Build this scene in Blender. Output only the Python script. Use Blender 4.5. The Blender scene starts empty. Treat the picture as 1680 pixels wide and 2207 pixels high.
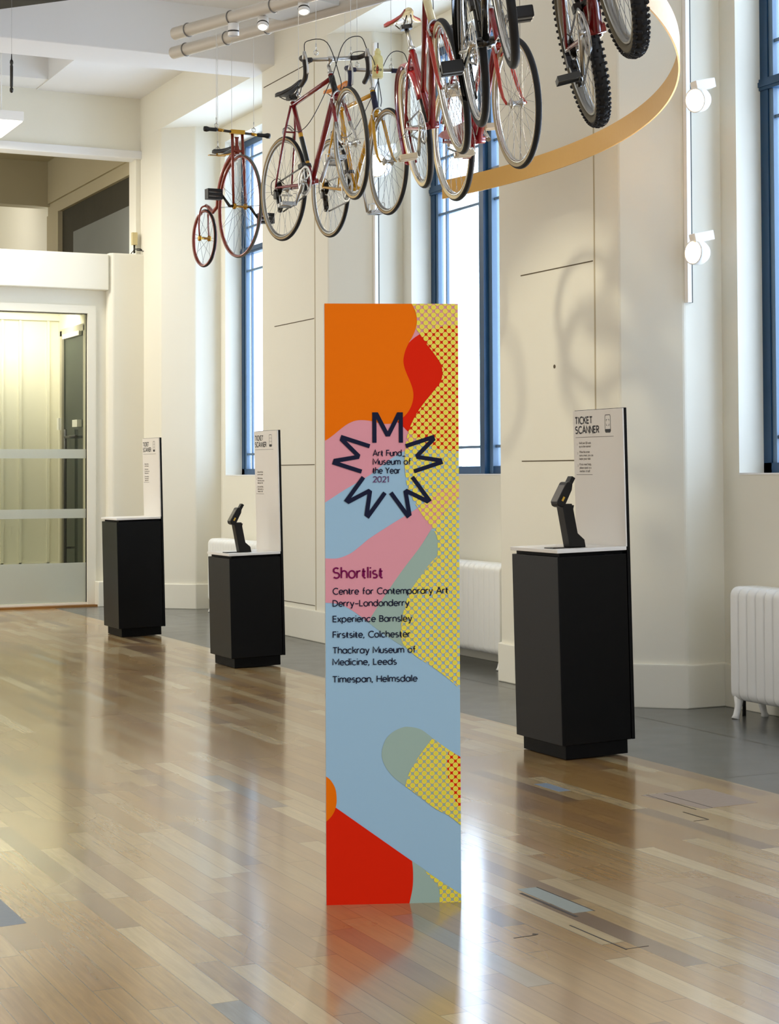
import bpy, math, random
from mathutils import Vector, Matrix
from mathutils.geometry import tessellate_polygon
random.seed(7)
PI = math.pi
SC = bpy.context.scene
COL = SC.collection

# ------------------------------------------------------------------ camera
YAW, PITCH, ROLL, FPX, CY = 0.447, 0.028, -0.0045, 3800.0, 914.07
fw = Vector((math.sin(YAW)*math.cos(PITCH), math.cos(YAW)*math.cos(PITCH), math.sin(PITCH)))
r0 = Vector((math.cos(YAW), -math.sin(YAW), 0)); u0 = r0.cross(fw)
rt = math.cos(ROLL)*r0 + math.sin(ROLL)*u0
up = -math.sin(ROLL)*r0 + math.cos(ROLL)*u0
cam = bpy.data.cameras.new('camera'); camo = bpy.data.objects.new('camera', cam); COL.objects.link(camo)
m = Matrix.Identity(4)
for i in range(3):
    m[i][0], m[i][1], m[i][2] = rt[i], up[i], -fw[i]
m[2][3] = 1.43
camo.matrix_world = m
cam.sensor_fit = 'HORIZONTAL'; cam.sensor_width = 36.0
cam.lens = FPX/1680*36; cam.shift_y = (CY-1103.5)/1680
cam.clip_end = 200
SC.camera = camo

# ------------------------------------------------------------------ view, world, lights
SC.view_settings.view_transform = 'Standard'; SC.view_settings.look = 'None'
SC.view_settings.gamma = 1.0; SC.view_settings.use_curve_mapping = False
SC.view_settings.exposure = 0.60
SC.cycles.use_denoising = True
SC.cycles.max_bounces = 10; SC.cycles.diffuse_bounces = 5; SC.cycles.transparent_max_bounces = 24
SC.cycles.sample_clamp_indirect = 6.0

W = bpy.data.worlds.new('daylight'); SC.world = W; W.use_nodes = True
nt = W.node_tree; nt.nodes.clear()
def N(t, typ, **kw):
    n = t.nodes.new(typ)
    for k, v in kw.items(): setattr(n, k, v)
    return n
tc = N(nt, 'ShaderNodeTexCoord'); sx = N(nt, 'ShaderNodeSeparateXYZ')
nt.links.new(tc.outputs['Generated'], sx.inputs[0])
mr = N(nt, 'ShaderNodeMapRange'); mr.inputs[1].default_value = -0.25; mr.inputs[2].default_value = 0.25
nt.links.new(sx.outputs[0], mr.inputs[0])
mx = N(nt, 'ShaderNodeMix', data_type='RGBA')
mx.inputs[6].default_value = (1.09, 1.05, 0.98, 1)      # the lamplit hall to the left and behind
mx.inputs[7].default_value = (4.8, 5.7, 7.2, 1)        # bright overcast sky beyond the windows
nt.links.new(mr.outputs[0], mx.inputs[0])
bg = N(nt, 'ShaderNodeBackground'); bg.inputs[1].default_value = 1.0
my = N(nt, 'ShaderNodeMapRange'); my.inputs[1].default_value = -0.85; my.inputs[2].default_value = -0.15   # the hall is dimmer behind the camera
my.inputs[3].default_value = 0.52; my.inputs[4].default_value = 1.0
nt.links.new(sx.outputs[1], my.inputs[0]); nt.links.new(my.outputs[0], bg.inputs[1])
nt.links.new(mx.outputs[2], bg.inputs[0])
wo = N(nt, 'ShaderNodeOutputWorld'); nt.links.new(bg.outputs[0], wo.inputs[0])

def light(name, typ, loc, energy, color=(1, .86, .66), target=None, **kw):
    l = bpy.data.lights.new(name, typ); l.energy = energy; l.color = color
    for k, v in kw.items(): setattr(l, k, v)
    o = bpy.data.objects.new(name, l); COL.objects.link(o); o.location = loc
    if target is not None:
        o.rotation_euler = (Vector(target)-Vector(loc)).to_track_quat('-Z', 'Y').to_euler()
    return o
# ceiling downlight of the vestibule, and a lamp added to brighten the room upstairs
light('vestibule_light', 'AREA', (4.6, 19.8, 3.3), 24, (1, .95, .86), (4.75, 20.4, 1.6), shape='RECTANGLE', size=1.6, size_y=.3)
light('gallery_fill', 'AREA', (4.6, 23.6, 5.2), 9, (1, .97, .93), (5.4, 25.5, 4.4), size=.8)
light('ceiling_panel_light', 'AREA', (3.2, 17.95, 4.98), 65, (1, .96, .88), (3.2, 17.95, 0), shape='RECTANGLE', size=2.0, size_y=.8)
# spotlights of the ceiling rails, aimed along the row of bicycles and at the pillar
light('rail_spot_light', 'SPOT', (2.2, 8.0, 5.3), 260, (1, .92, .70), (5.95, 10.0, 1.6), spot_size=.5, spot_blend=.6, shadow_soft_size=.10)

# ------------------------------------------------------------------ materials
def lin(c):
    return tuple(((v/255/12.92) if v/255 <= .04045 else ((v/255+.055)/1.055)**2.4) for v in c)
MATS = {}
def mat(name, rgb, rough=.5, metal=0.0, spec=.5, emit=None, estr=0, coat=0, bump=0, bscale=40):
    if name in MATS: return MATS[name]
    M = bpy.data.materials.new(name); M.use_nodes = True; t = M.node_tree
    b = t.nodes['Principled BSDF']
    b.inputs['Base Color'].default_value = (*lin(rgb), 1); b.inputs['Roughness'].default_value = rough
    b.inputs['Metallic'].default_value = metal; b.inputs['Specular IOR Level'].default_value = spec
    b.inputs['Coat Weight'].default_value = coat; b.inputs['Coat Roughness'].default_value = .08
    if emit:
        b.inputs['Emission Color'].default_value = (*lin(emit), 1); b.inputs['Emission Strength'].default_value = estr
    tc = N(t, 'ShaderNodeTexCoord'); nz = N(t, 'ShaderNodeTexNoise')
    nz.inputs['Scale'].default_value = bscale; t.links.new(tc.outputs['Object'], nz.inputs['Vector'])
    if bump:
        bp = N(t, 'ShaderNodeBump'); bp.inputs['Strength'].default_value = bump; bp.inputs['Distance'].default_value = .01
        t.links.new(nz.outputs['Fac'], bp.inputs['Height']); t.links.new(bp.outputs[0], b.inputs['Normal'])
    rr = N(t, 'ShaderNodeMapRange'); rr.inputs[3].default_value = max(0, rough-.04); rr.inputs[4].default_value = min(1, rough+.04)
    t.links.new(nz.outputs['Fac'], rr.inputs[0]); t.links.new(rr.outputs[0], b.inputs['Roughness'])
    MATS[name] = M
    return M
def math_node(t, op, a, b=None, c=None):
    n = N(t, 'ShaderNodeMath', operation=op)
    for i, v in enumerate((a, b, c)):
        if v is None: continue
        if isinstance(v, (int, float)): n.inputs[i].default_value = v
        else: t.links.new(v, n.inputs[i])
    return n.outputs[0]

def plaster(name, rgb, rough=.75):
    M = mat(name, rgb, rough, spec=.25, bump=.04, bscale=6)
    t = M.node_tree; b = t.nodes['Principled BSDF']
    tc = N(t, 'ShaderNodeTexCoord'); nz = N(t, 'ShaderNodeTexNoise'); nz.inputs['Scale'].default_value = 1.3; nz.inputs['Detail'].default_value = 5
    t.links.new(tc.outputs['Object'], nz.inputs['Vector'])
    m = N(t, 'ShaderNodeMix', data_type='RGBA'); c = lin(rgb)
    m.inputs[6].default_value = (c[0]*.96, c[1]*.95, c[2]*.93, 1); m.inputs[7].default_value = (*c, 1)
    t.links.new(nz.outputs['Fac'], m.inputs[0]); t.links.new(m.outputs[2], b.inputs['Base Color'])
    return M
WALL = plaster('cream_plaster', (236, 233, 219))
CEIL = plaster('white_plaster', (234, 234, 233))
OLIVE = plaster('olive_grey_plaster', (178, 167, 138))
DARKVOID = plaster('dark_olive', (58, 54, 40))
SHEET = plaster('grey_sheeting', (120, 122, 116))
REVEAL = plaster('white_reveal', (244, 246, 248))
GROOVE = mat('dark_joint', (92, 80, 58), .9); JOINT2 = mat('painted_joint', (188, 176, 148), .9)
FRAME = mat('blue_steel_frame', (16, 60, 94), .35)
FRAME2 = mat('grey_blue_bar', (88, 112, 134), .4)
BLACKP = mat('black_lacquer', (6, 6, 7), .36, spec=.17, bump=.03, bscale=400)
BLACKK = mat('black_kick', (8, 8, 8), .55, spec=.12)
WHITEP = mat('white_laminate', (240, 238, 233), .35)
SIGNW = mat('sign_white', (236, 231, 222), .5)
INK = mat('black_print', (24, 22, 24), .6)
GREYINK = mat('grey_print', (120, 112, 104), .7)
RUB = mat('tyre_black', (24, 24, 25), .65, spec=.4)
TAN = mat('tyre_tan', (176, 152, 108), .6)
CREAMW = mat('tyre_cream', (194, 178, 142), .55)
CHROME = mat('chrome', (215, 215, 212), .14, metal=1)
ALU = mat('aluminium', (196, 196, 194), .3, metal=1)
STEELD = mat('dark_steel', (70, 68, 64), .35, metal=1)
BLK = mat('black_plastic', (18, 18, 19), .4)
LEATH = mat('black_leather', (38, 35, 33), .45)
BRASS = mat('brass', (198, 150, 60), .25, metal=1)
COPPER = mat('copper_red_enamel', (134, 46, 26), .25, metal=.35, coat=.4)
RED_D = mat('maroon_enamel', (128, 14, 22), .2, coat=.6)
RED = mat('red_enamel', (118, 4, 9), .2, coat=.6)
ORNG = mat('orange_red_enamel', (184, 44, 20), .2, coat=.6)
YEL = mat('yellow_enamel', (214, 158, 22), .22, coat=.6)
BLKE = mat('black_enamel', (10, 10, 12), .15, coat=.6)
CREAME = mat('cream_enamel', (232, 218, 170), .25, coat=.5)
NAVY = mat('navy_tape', (28, 30, 62), .55)
TAPE = mat('grey_brown_tape', (96, 88, 64), .6)
TAPEB = mat('brown_black_tape', (40, 34, 28), .6)
SADO = mat('orange_saddle', (232, 140, 50), .45)
SADR = mat('maroon_vinyl', (134, 36, 32), .4)
PLAST = mat('clear_white_rubber', (206, 190, 160), .5)
BOTT = mat('bottle_cream', (238, 228, 160), .45)
BOTO = mat('bottle_orange', (224, 96, 40), .5)
WIRE = mat('steel_wire', (140, 138, 134), .4, metal=.7); WIREW = mat('white_steel_wire', (222, 222, 218), .5); RIM = mat('rim_grey', (158, 158, 154), .3, metal=.9)
RAILM = mat('rail_beige', (200, 192, 178), .4)
WHT = mat('white_powder_coat', (242, 240, 236), .4)
GREYM = mat('grey_metal', (200, 200, 196), .4)
GOLD = mat('gold_band', (204, 158, 76), .45, metal=.5)
RADM = mat('radiator_enamel', (238, 238, 234), .35)
LAMP = mat('lamp_face', (255, 244, 220), .4, emit=(255, 232, 190), estr=14)
DIFF = mat('light_diffuser', (255, 248, 230), .5, emit=(255, 244, 214), estr=2.2)
MULL = mat('teal_stile', (36, 100, 134), .35)
SCREEN = mat('screen_grey', (120, 116, 108), .15)
SCANB = mat('scanner_black', (17, 15, 13), .45, spec=.3)
YBTN = mat('yellow_button', (220, 176, 50), .4)
THRESH = mat('brass_threshold', (150, 104, 48), .35, metal=.4)
GLINE = mat('doorway_metal', (176, 168, 150), .4)

def glass(name, tint, refl=.10, haze=0.0, hazecol=(230, 230, 225)):
    M = bpy.data.materials.new(name); M.use_nodes = True; t = M.node_tree; t.nodes.clear()
    o = N(t, 'ShaderNodeOutputMaterial'); tr = N(t, 'ShaderNodeBsdfTransparent'); tr.inputs[0].default_value = (*lin(tint), 1)
    gl = N(t, 'ShaderNodeBsdfGlossy'); gl.inputs['Roughness'].default_value = .03
    mi = N(t, 'ShaderNodeMixShader'); fr = N(t, 'ShaderNodeFresnel'); fr.inputs[0].default_value = 1.45
    f2 = math_node(t, 'MULTIPLY', fr.outputs[0], refl*6)
    t.links.new(f2, mi.inputs[0]); t.links.new(tr.outputs[0], mi.inputs[1]); t.links.new(gl.outputs[0], mi.inputs[2])
    last = mi.outputs[0]
    if haze:
        df = N(t, 'ShaderNodeBsdfDiffuse'); df.inputs[0].default_value = (*lin(hazecol), 1)
        tl = N(t, 'ShaderNodeBsdfTranslucent'); tl.inputs[0].default_value = (*lin(hazecol), 1)
        a = N(t, 'ShaderNodeMixShader'); a.inputs[0].default_value = .5
        t.links.new(df.outputs[0], a.inputs[1]); t.links.new(tl.outputs[0], a.inputs[2])
        m2 = N(t, 'ShaderNodeMixShader'); m2.inputs[0].default_value = haze
        t.links.new(last, m2.inputs[1]); t.links.new(a.outputs[0], m2.inputs[2]); last = m2.outputs[0]
    t.links.new(last, o.inputs[0])
    return M
PANE = glass('window_pane', (250, 253, 255), .03, .05, (245, 250, 255))
DOORG = glass('door_glass', (238, 240, 232), .1)
FROST = glass('frosted_film', (230, 230, 225), .1, .75, (232, 234, 226))
GREENG = glass('green_door_glass', (150, 166, 158), .12, .25, (120, 132, 122))

def wood_floor():
    M = bpy.data.materials.new('strip_wood_floor'); M.use_nodes = True; t = M.node_tree; b = t.nodes['Principled BSDF']
    tc = N(t, 'ShaderNodeTexCoord'); s = N(t, 'ShaderNodeSeparateXYZ'); t.links.new(tc.outputs['Object'], s.inputs[0])
    X, Y = s.outputs[0], s.outputs[1]
    xr = math_node(t, 'DIVIDE', math_node(t, 'ADD', X, 20.0), .0845)
    row = math_node(t, 'FLOOR', xr); fx = math_node(t, 'FRACT', xr)
    wn = N(t, 'ShaderNodeTexWhiteNoise', noise_dimensions='1D'); t.links.new(row, wn.inputs['W'])
    yy = math_node(t, 'DIVIDE', math_node(t, 'ADD', Y, math_node(t, 'MULTIPLY', wn.outputs[0], 9.0)), .88)
    cell = math_node(t, 'FLOOR', yy); fy = math_node(t, 'FRACT', yy)
    cv = N(t, 'ShaderNodeCombineXYZ'); t.links.new(row, cv.inputs[0]); t.links.new(cell, cv.inputs[1])
    w2 = N(t, 'ShaderNodeTexWhiteNoise', noise_dimensions='2D'); t.links.new(cv.outputs[0], w2.inputs['Vector'])
    rp = N(t, 'ShaderNodeValToRGB'); cr = rp.color_ramp
    stops = [(0, (114, 90, 68)), (.06, (138, 106, 72)), (.2, (154, 116, 68)), (.4, (162, 123, 68)), (.6, (166, 132, 80)), (.8, (173, 145, 100)), (.97, (194, 172, 130)), (1, (120, 116, 108))]
    cr.elements[0].position = 0; cr.elements[0].color = (*lin(stops[0][1]), 1)
    cr.elements[1].position = 1; cr.elements[1].color = (*lin(stops[-1][1]), 1)
    for p, c in stops[1:-1]:
        e = cr.elements.new(p); e.color = (*lin(c), 1)
    t.links.new(w2.outputs['Value'], rp.inputs[0])
    gv = N(t, 'ShaderNodeCombineXYZ')
    t.links.new(math_node(t, 'MULTIPLY', X, 55), gv.inputs[0]); t.links.new(math_node(t, 'MULTIPLY', Y, 4), gv.inputs[1])
    t.links.new(math_node(t, 'MULTIPLY', w2.outputs['Value'], 50), gv.inputs[2])
    g = N(t, 'ShaderNodeTexNoise'); g.inputs['Scale'].default_value = 1; g.inputs['Detail'].default_value = 6; g.inputs['Distortion'].default_value = .8
    t.links.new(gv.outputs[0], g.inputs['Vector'])
    gr = N(t, 'ShaderNodeMapRange'); gr.inputs[1].default_value = .3; gr.inputs[2].default_value = .75; gr.inputs[3].default_value = .82; gr.inputs[4].default_value = 1.1
    t.links.new(g.outputs['Fac'], gr.inputs[0])
    wear = N(t, 'ShaderNodeTexNoise'); wear.inputs['Scale'].default_value = .55; wear.inputs['Detail'].default_value = 3
    t.links.new(tc.outputs['Object'], wear.inputs['Vector'])
    gxa = math_node(t, 'LESS_THAN', fx, .028); gya = math_node(t, 'LESS_THAN', fy, .004)
    gap = math_node(t, 'MULTIPLY', math_node(t, 'MAXIMUM', gxa, gya), .62)
    m1 = N(t, 'ShaderNodeMix', data_type='RGBA', blend_type='MULTIPLY'); m1.inputs[0].default_value = 1
    t.links.new(rp.outputs[0], m1.inputs[6]); t.links.new(gr.outputs[0], m1.inputs[7])
    mw = N(t, 'ShaderNodeMix', data_type='RGBA'); mw.inputs[7].default_value = (*lin((192, 168, 132)), 1)
    t.links.new(math_node(t, 'MULTIPLY', math_node(t, 'MAXIMUM', math_node(t, 'SUBTRACT', wear.outputs['Fac'], .42), 0.0), 1.6), mw.inputs[0])
    t.links.new(m1.outputs[2], mw.inputs[6])
    m2 = N(t, 'ShaderNodeMix', data_type='RGBA'); m2.inputs[7].default_value = (*lin((60, 44, 30)), 1)
    t.links.new(gap, m2.inputs[0]); t.links.new(mw.outputs[2], m2.inputs[6])
    t.links.new(m2.outputs[2], b.inputs['Base Color'])
    rr = N(t, 'ShaderNodeMapRange'); rr.inputs[3].default_value = .20; rr.inputs[4].default_value = .34
    t.links.new(wear.outputs['Fac'], rr.inputs[0]); t.links.new(rr.outputs[0], b.inputs['Roughness'])
    bp = N(t, 'ShaderNodeBump'); bp.inputs['Strength'].default_value = .12; bp.inputs['Distance'].default_value = .002
    hh = math_node(t, 'ADD', math_node(t, 'MULTIPLY', g.outputs['Fac'], .12), math_node(t, 'MULTIPLY', w2.outputs['Value'], .25))
    t.links.new(math_node(t, 'SUBTRACT', hh, gap), bp.inputs['Height']); t.links.new(bp.outputs[0], b.inputs['Normal'])
    b.inputs['Specular IOR Level'].default_value = .35; b.inputs['Coat Weight'].default_value = .7; b.inputs['Coat Roughness'].default_value = .12
    return M
def slate_floor():
    M = mat('slate_tiles', (86, 86, 80), .24, spec=.5, bump=.05, bscale=5); t = M.node_tree; b = t.nodes['Principled BSDF']
    tc = N(t, 'ShaderNodeTexCoord'); s = N(t, 'ShaderNodeSeparateXYZ'); t.links.new(tc.outputs['Object'], s.inputs[0])
    fx = math_node(t, 'ABSOLUTE', math_node(t, 'SUBTRACT', s.outputs[0], 5.79))
    fy = math_node(t, 'FRACT', math_node(t, 'DIVIDE', math_node(t, 'SUBTRACT', s.outputs[1], .87), 2.96))
    g = math_node(t, 'MAXIMUM', math_node(t, 'LESS_THAN', fx, .008), math_node(t, 'LESS_THAN', fy, .004))
    nz = N(t, 'ShaderNodeTexNoise'); nz.inputs['Scale'].default_value = 2.5; nz.inputs['Detail'].default_value = 6
    t.links.new(tc.outputs['Object'], nz.inputs['Vector'])
    m0 = N(t, 'ShaderNodeMix', data_type='RGBA'); m0.inputs[6].default_value = (*lin((86, 86, 82)), 1); m0.inputs[7].default_value = (*lin((106, 107, 104)), 1)
    t.links.new(nz.outputs['Fac'], m0.inputs[0])
    m1 = N(t, 'ShaderNodeMix', data_type='RGBA'); m1.inputs[7].default_value = (*lin((36, 34, 30)), 1)
    t.links.new(g, m1.inputs[0]); t.links.new(m0.outputs[2], m1.inputs[6]); t.links.new(m1.outputs[2], b.inputs['Base Color'])
    return M

# ------------------------------------------------------------------ mesh builder
class MB:
    def __init__(self, M=None):
        self.vs, self.fs, self.ms, self.sm, self.M = [], [], [], [], M
    def v(self, p):
        p = Vector(p)
        if self.M is not None: p = self.M @ p
        self.vs.append(p); return len(self.vs)-1
    def f(self, idx, m=0, s=False):
        self.fs.append(tuple(idx)); self.ms.append(m); self.sm.append(s)
    def hexa(self, P, m=0):
        i = [self.v(p) for p in P]
        for q in ((0, 3, 2, 1), (4, 5, 6, 7), (0, 1, 5, 4), (1, 2, 6, 5), (2, 3, 7, 6), (3, 0, 4, 7)):
            self.f([i[k] for k in q], m)
        return self
    def box(self, x0, x1, y0, y1, z0, z1, m=0):
        return self.hexa([(x0, y0, z0), (x1, y0, z0), (x1, y1, z0), (x0, y1, z0), (x0, y0, z1), (x1, y0, z1), (x1, y1, z1), (x0, y1, z1)], m)
    def bar(self, p0, p1, w, h, m=0, upv=(0, 0, 1)):
        p0, p1 = Vector(p0), Vector(p1); d = (p1-p0).normalized(); s = d.cross(Vector(upv)).normalized(); u = s.cross(d)
        a = [s*(-w/2)+u*(-h/2), s*(w/2)+u*(-h/2), s*(w/2)+u*(h/2), s*(-w/2)+u*(h/2)]
        return self.hexa([p0+q for q in a]+[p1+q for q in a], m)
    def loft(self, rings, m=0, s=True, closed=False, caps=True):
        R = [[self.v(p) for p in r] for r in rings]; n = len(R[0])
        K = len(R) if closed else len(R)-1
        for a in range(K):
            A, B = R[a], R[(a+1) % len(R)]
            for k in range(n):
                self.f((A[k], A[(k+1) % n], B[(k+1) % n], B[k]), m, s)
        if caps and not closed:
            self.f(R[0][::-1], m); self.f(R[-1], m)
        return self
    def cyl(self, p0, p1, r, r1=None, n=12, m=0, caps=True):
        return self.tube([p0, p1], r if r1 is None else [r, r1], n, m, caps=caps)
    def tube(self, pts, r, n=8, m=0, closed=False, caps=True, sx=1.0, ref=None):
        P = [Vector(p) for p in pts]; K = len(P)
        rs = r if isinstance(r, (list, tuple)) else [r]*K
        T = []
        for i in range(K):
            a = P[(i-1) % K] if (closed or i > 0) else P[i]; b = P[(i+1) % K] if (closed or i < K-1) else P[i]
            T.append((b-a).normalized())
        ref = Vector(ref) if ref else (Vector((0, 0, 1)) if abs(T[0].z) < .9 else Vector((1, 0, 0)))
        u = (ref-T[0]*ref.dot(T[0])).normalized(); rings = []
        for i in range(K):
            u = (u-T[i]*u.dot(T[i])).normalized(); w = T[i].cross(u)
            rings.append([P[i]+(u*math.cos(2*PI*k/n)*sx+w*math.sin(2*PI*k/n))*rs[i] for k in range(n)])
        return self.loft(rings, m, True, closed, caps)
    def ring(self, c, e1, e2, prof, n=72, mats=None, m=0, a0=0, a1=None, s=True):
        c, e1, e2 = Vector(c), Vector(e1).normalized(), Vector(e2).normalized(); ax = e1.cross(e2)
        full = a1 is None; a1 = 2*PI if full else a1; K = n if full else n+1
        R = []
        for i in range(K):
            a = a0+(a1-a0)*i/n; d = e1*math.cos(a)+e2*math.sin(a)
            R.append([self.v(c+d*p[0]+ax*p[1]) for p in prof])
        q = len(prof)
        for i in range(n):
            A, B = R[i], R[(i+1) % K]
            for k in range(q):
                self.f((A[k], B[k], B[(k+1) % q], A[(k+1) % q]), mats[k] if mats else m, s)
        if not full:
            self.f(R[0], m); self.f(R[-1][::-1], m)
        return self
    def torus(self, c, e1, e2, R, r, n=72, k=10, m=0):
        return self.ring(c, e1, e2, [(R+r*math.cos(2*PI*i/k), r*math.sin(2*PI*i/k)) for i in range(k)], n, m=m)
    def lathe(self, c, ax, prof, n=20, m=0, mats=None):
        ax = Vector(ax).normalized(); rf = Vector((0, 0, 1)) if abs(ax.z) < .9 else Vector((1, 0, 0))
        u = (rf-ax*rf.dot(ax)).normalized(); w = ax.cross(u); c = Vector(c)
        rings = [[self.v(c+ax*h+(u*math.cos(2*PI*k/n)+w*math.sin(2*PI*k/n))*max(r, 1e-5)) for k in range(n)] for r, h in prof]
        for a in range(len(rings)-1):
            for k in range(n):
                self.f((rings[a][k], rings[a][(k+1) % n], rings[a+1][(k+1) % n], rings[a+1][k]), mats[a] if mats else m, True)
        self.f(rings[0][::-1], m); self.f(rings[-1], m)
        return self
    def prism(self, poly, o, ex, ey, d, m=0, s=False):
        """outline in (ex, ey) extruded by the vector d"""
        o, ex, ey, d = Vector(o), Vector(ex), Vector(ey), Vector(d)
        A = [o+ex*p[0]+ey*p[1] for p in poly]; B = [p+d for p in A]; n = len(poly)
        a = [self.v(p) for p in A]; b = [self.v(p) for p in B]
        for k in range(n): self.f((a[k], a[(k+1) % n], b[(k+1) % n], b[k]), m, s)
        for t in tessellate_polygon([[Vector((p[0], p[1], 0)) for p in poly]]):
            self.f([a[i] for i in t][::-1], m); self.f([b[i] for i in t], m)
        return self
    def flat(self, poly, o, ex, ey, m=0):
        o, ex, ey = Vector(o), Vector(ex), Vector(ey)
        a = [self.v(o+ex*p[0]+ey*p[1]) for p in poly]
        for t in tessellate_polygon([[Vector((p[0], p[1], 0)) for p in poly]]):
            self.f([a[i] for i in t], m)
        return self
    def sphere(self, c, r, n=16, k=10, m=0, sc=(1, 1, 1)):
        c = Vector(c); R = []
        for i in range(k+1):
            th = PI*i/k
            R.append([c+Vector((r*sc[0]*math.sin(th)*math.cos(2*PI*j/n), r*sc[1]*math.sin(th)*math.sin(2*PI*j/n), r*sc[2]*math.cos(th))) for j in range(n)])
        return self.loft(R, m, True)
    def build(self, name, mats, parent=None, bevel=0):
        me = bpy.data.meshes.new(name); me.from_pydata([tuple(v) for v in self.vs], [], self.fs)
        mats = mats if isinstance(mats, (list, tuple)) else [mats]
        for q in mats: me.materials.append(q)
        me.polygons.foreach_set('material_index', self.ms); me.polygons.foreach_set('use_smooth', self.sm)
        bm_fix(me)
        o = bpy.data.objects.new(name, me); COL.objects.link(o)
        if parent is not None: o.parent = parent
        if bevel:
            b = o.modifiers.new('edge', 'BEVEL'); b.width = bevel; b.segments = 2; b.limit_method = 'ANGLE'
        return o
import bmesh
def bm_fix(me):
    bm = bmesh.new(); bm.from_mesh(me); bmesh.ops.recalc_face_normals(bm, faces=bm.faces); bm.to_mesh(me); bm.free(); me.update()
def raw_build(mb, name, mats, parent):
    """flat printed layers: normals are left alone"""
    me = bpy.data.meshes.new(name); me.from_pydata([tuple(v) for v in mb.vs], [], mb.fs)
    for q in mats: me.materials.append(q)
    me.polygons.foreach_set('material_index', mb.ms)
    o = bpy.data.objects.new(name, me); COL.objects.link(o); o.parent = parent
    return o
def tag(o, label=None, cat=None, group=None, kind=None):
    for k, v in (('label', label), ('category', cat), ('group', group), ('kind', kind)):
        if v: o[k] = v
    return o
def thing(name, label, cat, loc=(0, 0, 0), rot=None, group=None):
    o = bpy.data.objects.new(name, None); COL.objects.link(o); o.location = loc; o.empty_display_size = .1
    if rot is not None: o.rotation_euler = rot
    return tag(o, label, cat, group)
def struct(mb, name, mats, parent=None, bevel=0):
    o = mb.build(name, mats, parent, bevel)
    if parent is None: o['kind'] = 'structure'
    return o
def copy_tree(o, parent=None):
    c = o.copy(); COL.objects.link(c)
    if parent is not None: c.parent = parent
    for ch in o.children: copy_tree(ch, c)
    return c
def cat_curve(pts, sub=6, closed=False, corner=50):
    """rounds an outline, keeping its sharp corners"""
    if not closed: corner = 181
    n = len(pts); P = [Vector((*p, 0)) if len(p) == 2 else Vector(p) for p in pts]; out = []
    def is_corner(i):
        if not closed and i in (0, n-1): return True
        a = P[i]-P[(i-1) % n]; b = P[(i+1) % n]-P[i]
        return a.length < 1e-9 or b.length < 1e-9 or math.degrees(a.angle(b)) > corner
    K = n if closed else n-1
    for i in range(K):
        p1, p2 = P[i], P[(i+1) % n]
        p0 = p1*2-p2 if is_corner(i) else P[(i-1) % n]
        p3 = p2*2-p1 if is_corner((i+1) % n) else P[(i+2) % n]
        for k in range(sub):
            t = k/sub
            out.append(.5*((2*p1)+(p2-p0)*t+(2*p0-5*p1+4*p2-p3)*t*t+(3*p1-p0-3*p2+p3)*t**3))
    if not closed: out.append(P[-1])
    return out

# ------------------------------------------------------------------ the room
P0 = 4.465            # spacing of the window bays
FRONT, WALLX, WINX = 5.95, 6.53, 6.75
floor = MB().box(-1.5, 4.95, -1.0, 19.0, -.2, 0)
fl_ = struct(floor, 'floor', wood_floor())
BOARD1 = mat('grey_repair_board', (118, 126, 118), .4); BOARD2 = mat('blue_grey_repair_board', (112, 122, 132), .4); BOARD3 = mat('lilac_grey_boards', (148, 128, 110), .35); GAPM = mat('open_joint', (52, 44, 36), .8)
for P_, m_ in (([(3.026, 5.315), (3.098, 5.310), (3.100, 4.945), (3.024, 4.945)], BOARD1), ([(4.112, 7.06), (4.178, 7.06), (4.178, 6.845), (4.114, 6.842)], BOARD2), ([(4.39, 6.60), (4.75, 6.61), (4.745, 6.228), (4.45, 6.218)], BOARD3), ([(1.315, 6.0), (1.398, 5.98), (1.400, 5.62), (1.315, 5.61)], BOARD2)):
    q = MB(); q.prism(P_, (0, 0, -.002), (1, 0, 0), (0, 1, 0), (0, 0, .0025)); q.build('repair_board', m_, fl_)
for a, b, w in (((3.009, 5.26), (3.011, 4.90), .012), ((3.101, 5.31), (3.103, 4.94), .005), ((2.935, 4.82), (2.938, 4.50), .005), ((2.938, 4.505), (3.02, 4.505), .003), ((4.418, 6.60), (4.416, 6.22), .005), ((4.50, 6.58), (4.50, 6.22), .005), ((4.336, 6.2), (4.335, 6.02), .007), ((4.262, 6.02), (4.334, 6.02), .004), ((2.70, 4.765), (2.78, 4.765), .004), ((2.775, 4.78), (2.79, 4.77), .01)):
    q = MB(); q.bar((*a, -.001), (*b, -.001), w, .0035); q.build('open_joint', GAPM, fl_)
fb = MB().box(4.95, 7.0, -3.0, 18.8, -.2, 0.0)
struct(fb, 'floor_border', slate_floor())

# window wall: sill wall, head wall and the piers between the openings
wr = MB()
SILL, HEAD = 1.42, 4.98
ops = [(6.75, 8.72), (11.2, 13.185), (15.67, 17.66)]
wr.box(WALLX, 7.0, -3.0, 18.8, 0, SILL-.006)
wr.box(WALLX, 7.0, -3.0, 18.8, HEAD, 5.15)
ys = [-3.0]+[v for o in ops for v in o]+[18.8]
for a in range(0, len(ys), 2): wr.box(WALLX, 7.0, ys[a], ys[a+1], SILL-.006, HEAD)
wr.box(FRONT, 7.0, -3.0, 18.8, 5.15, 6.2)          # the lintel flush with the pillar fronts
struct(wr, 'wall_right', WALL)

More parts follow.
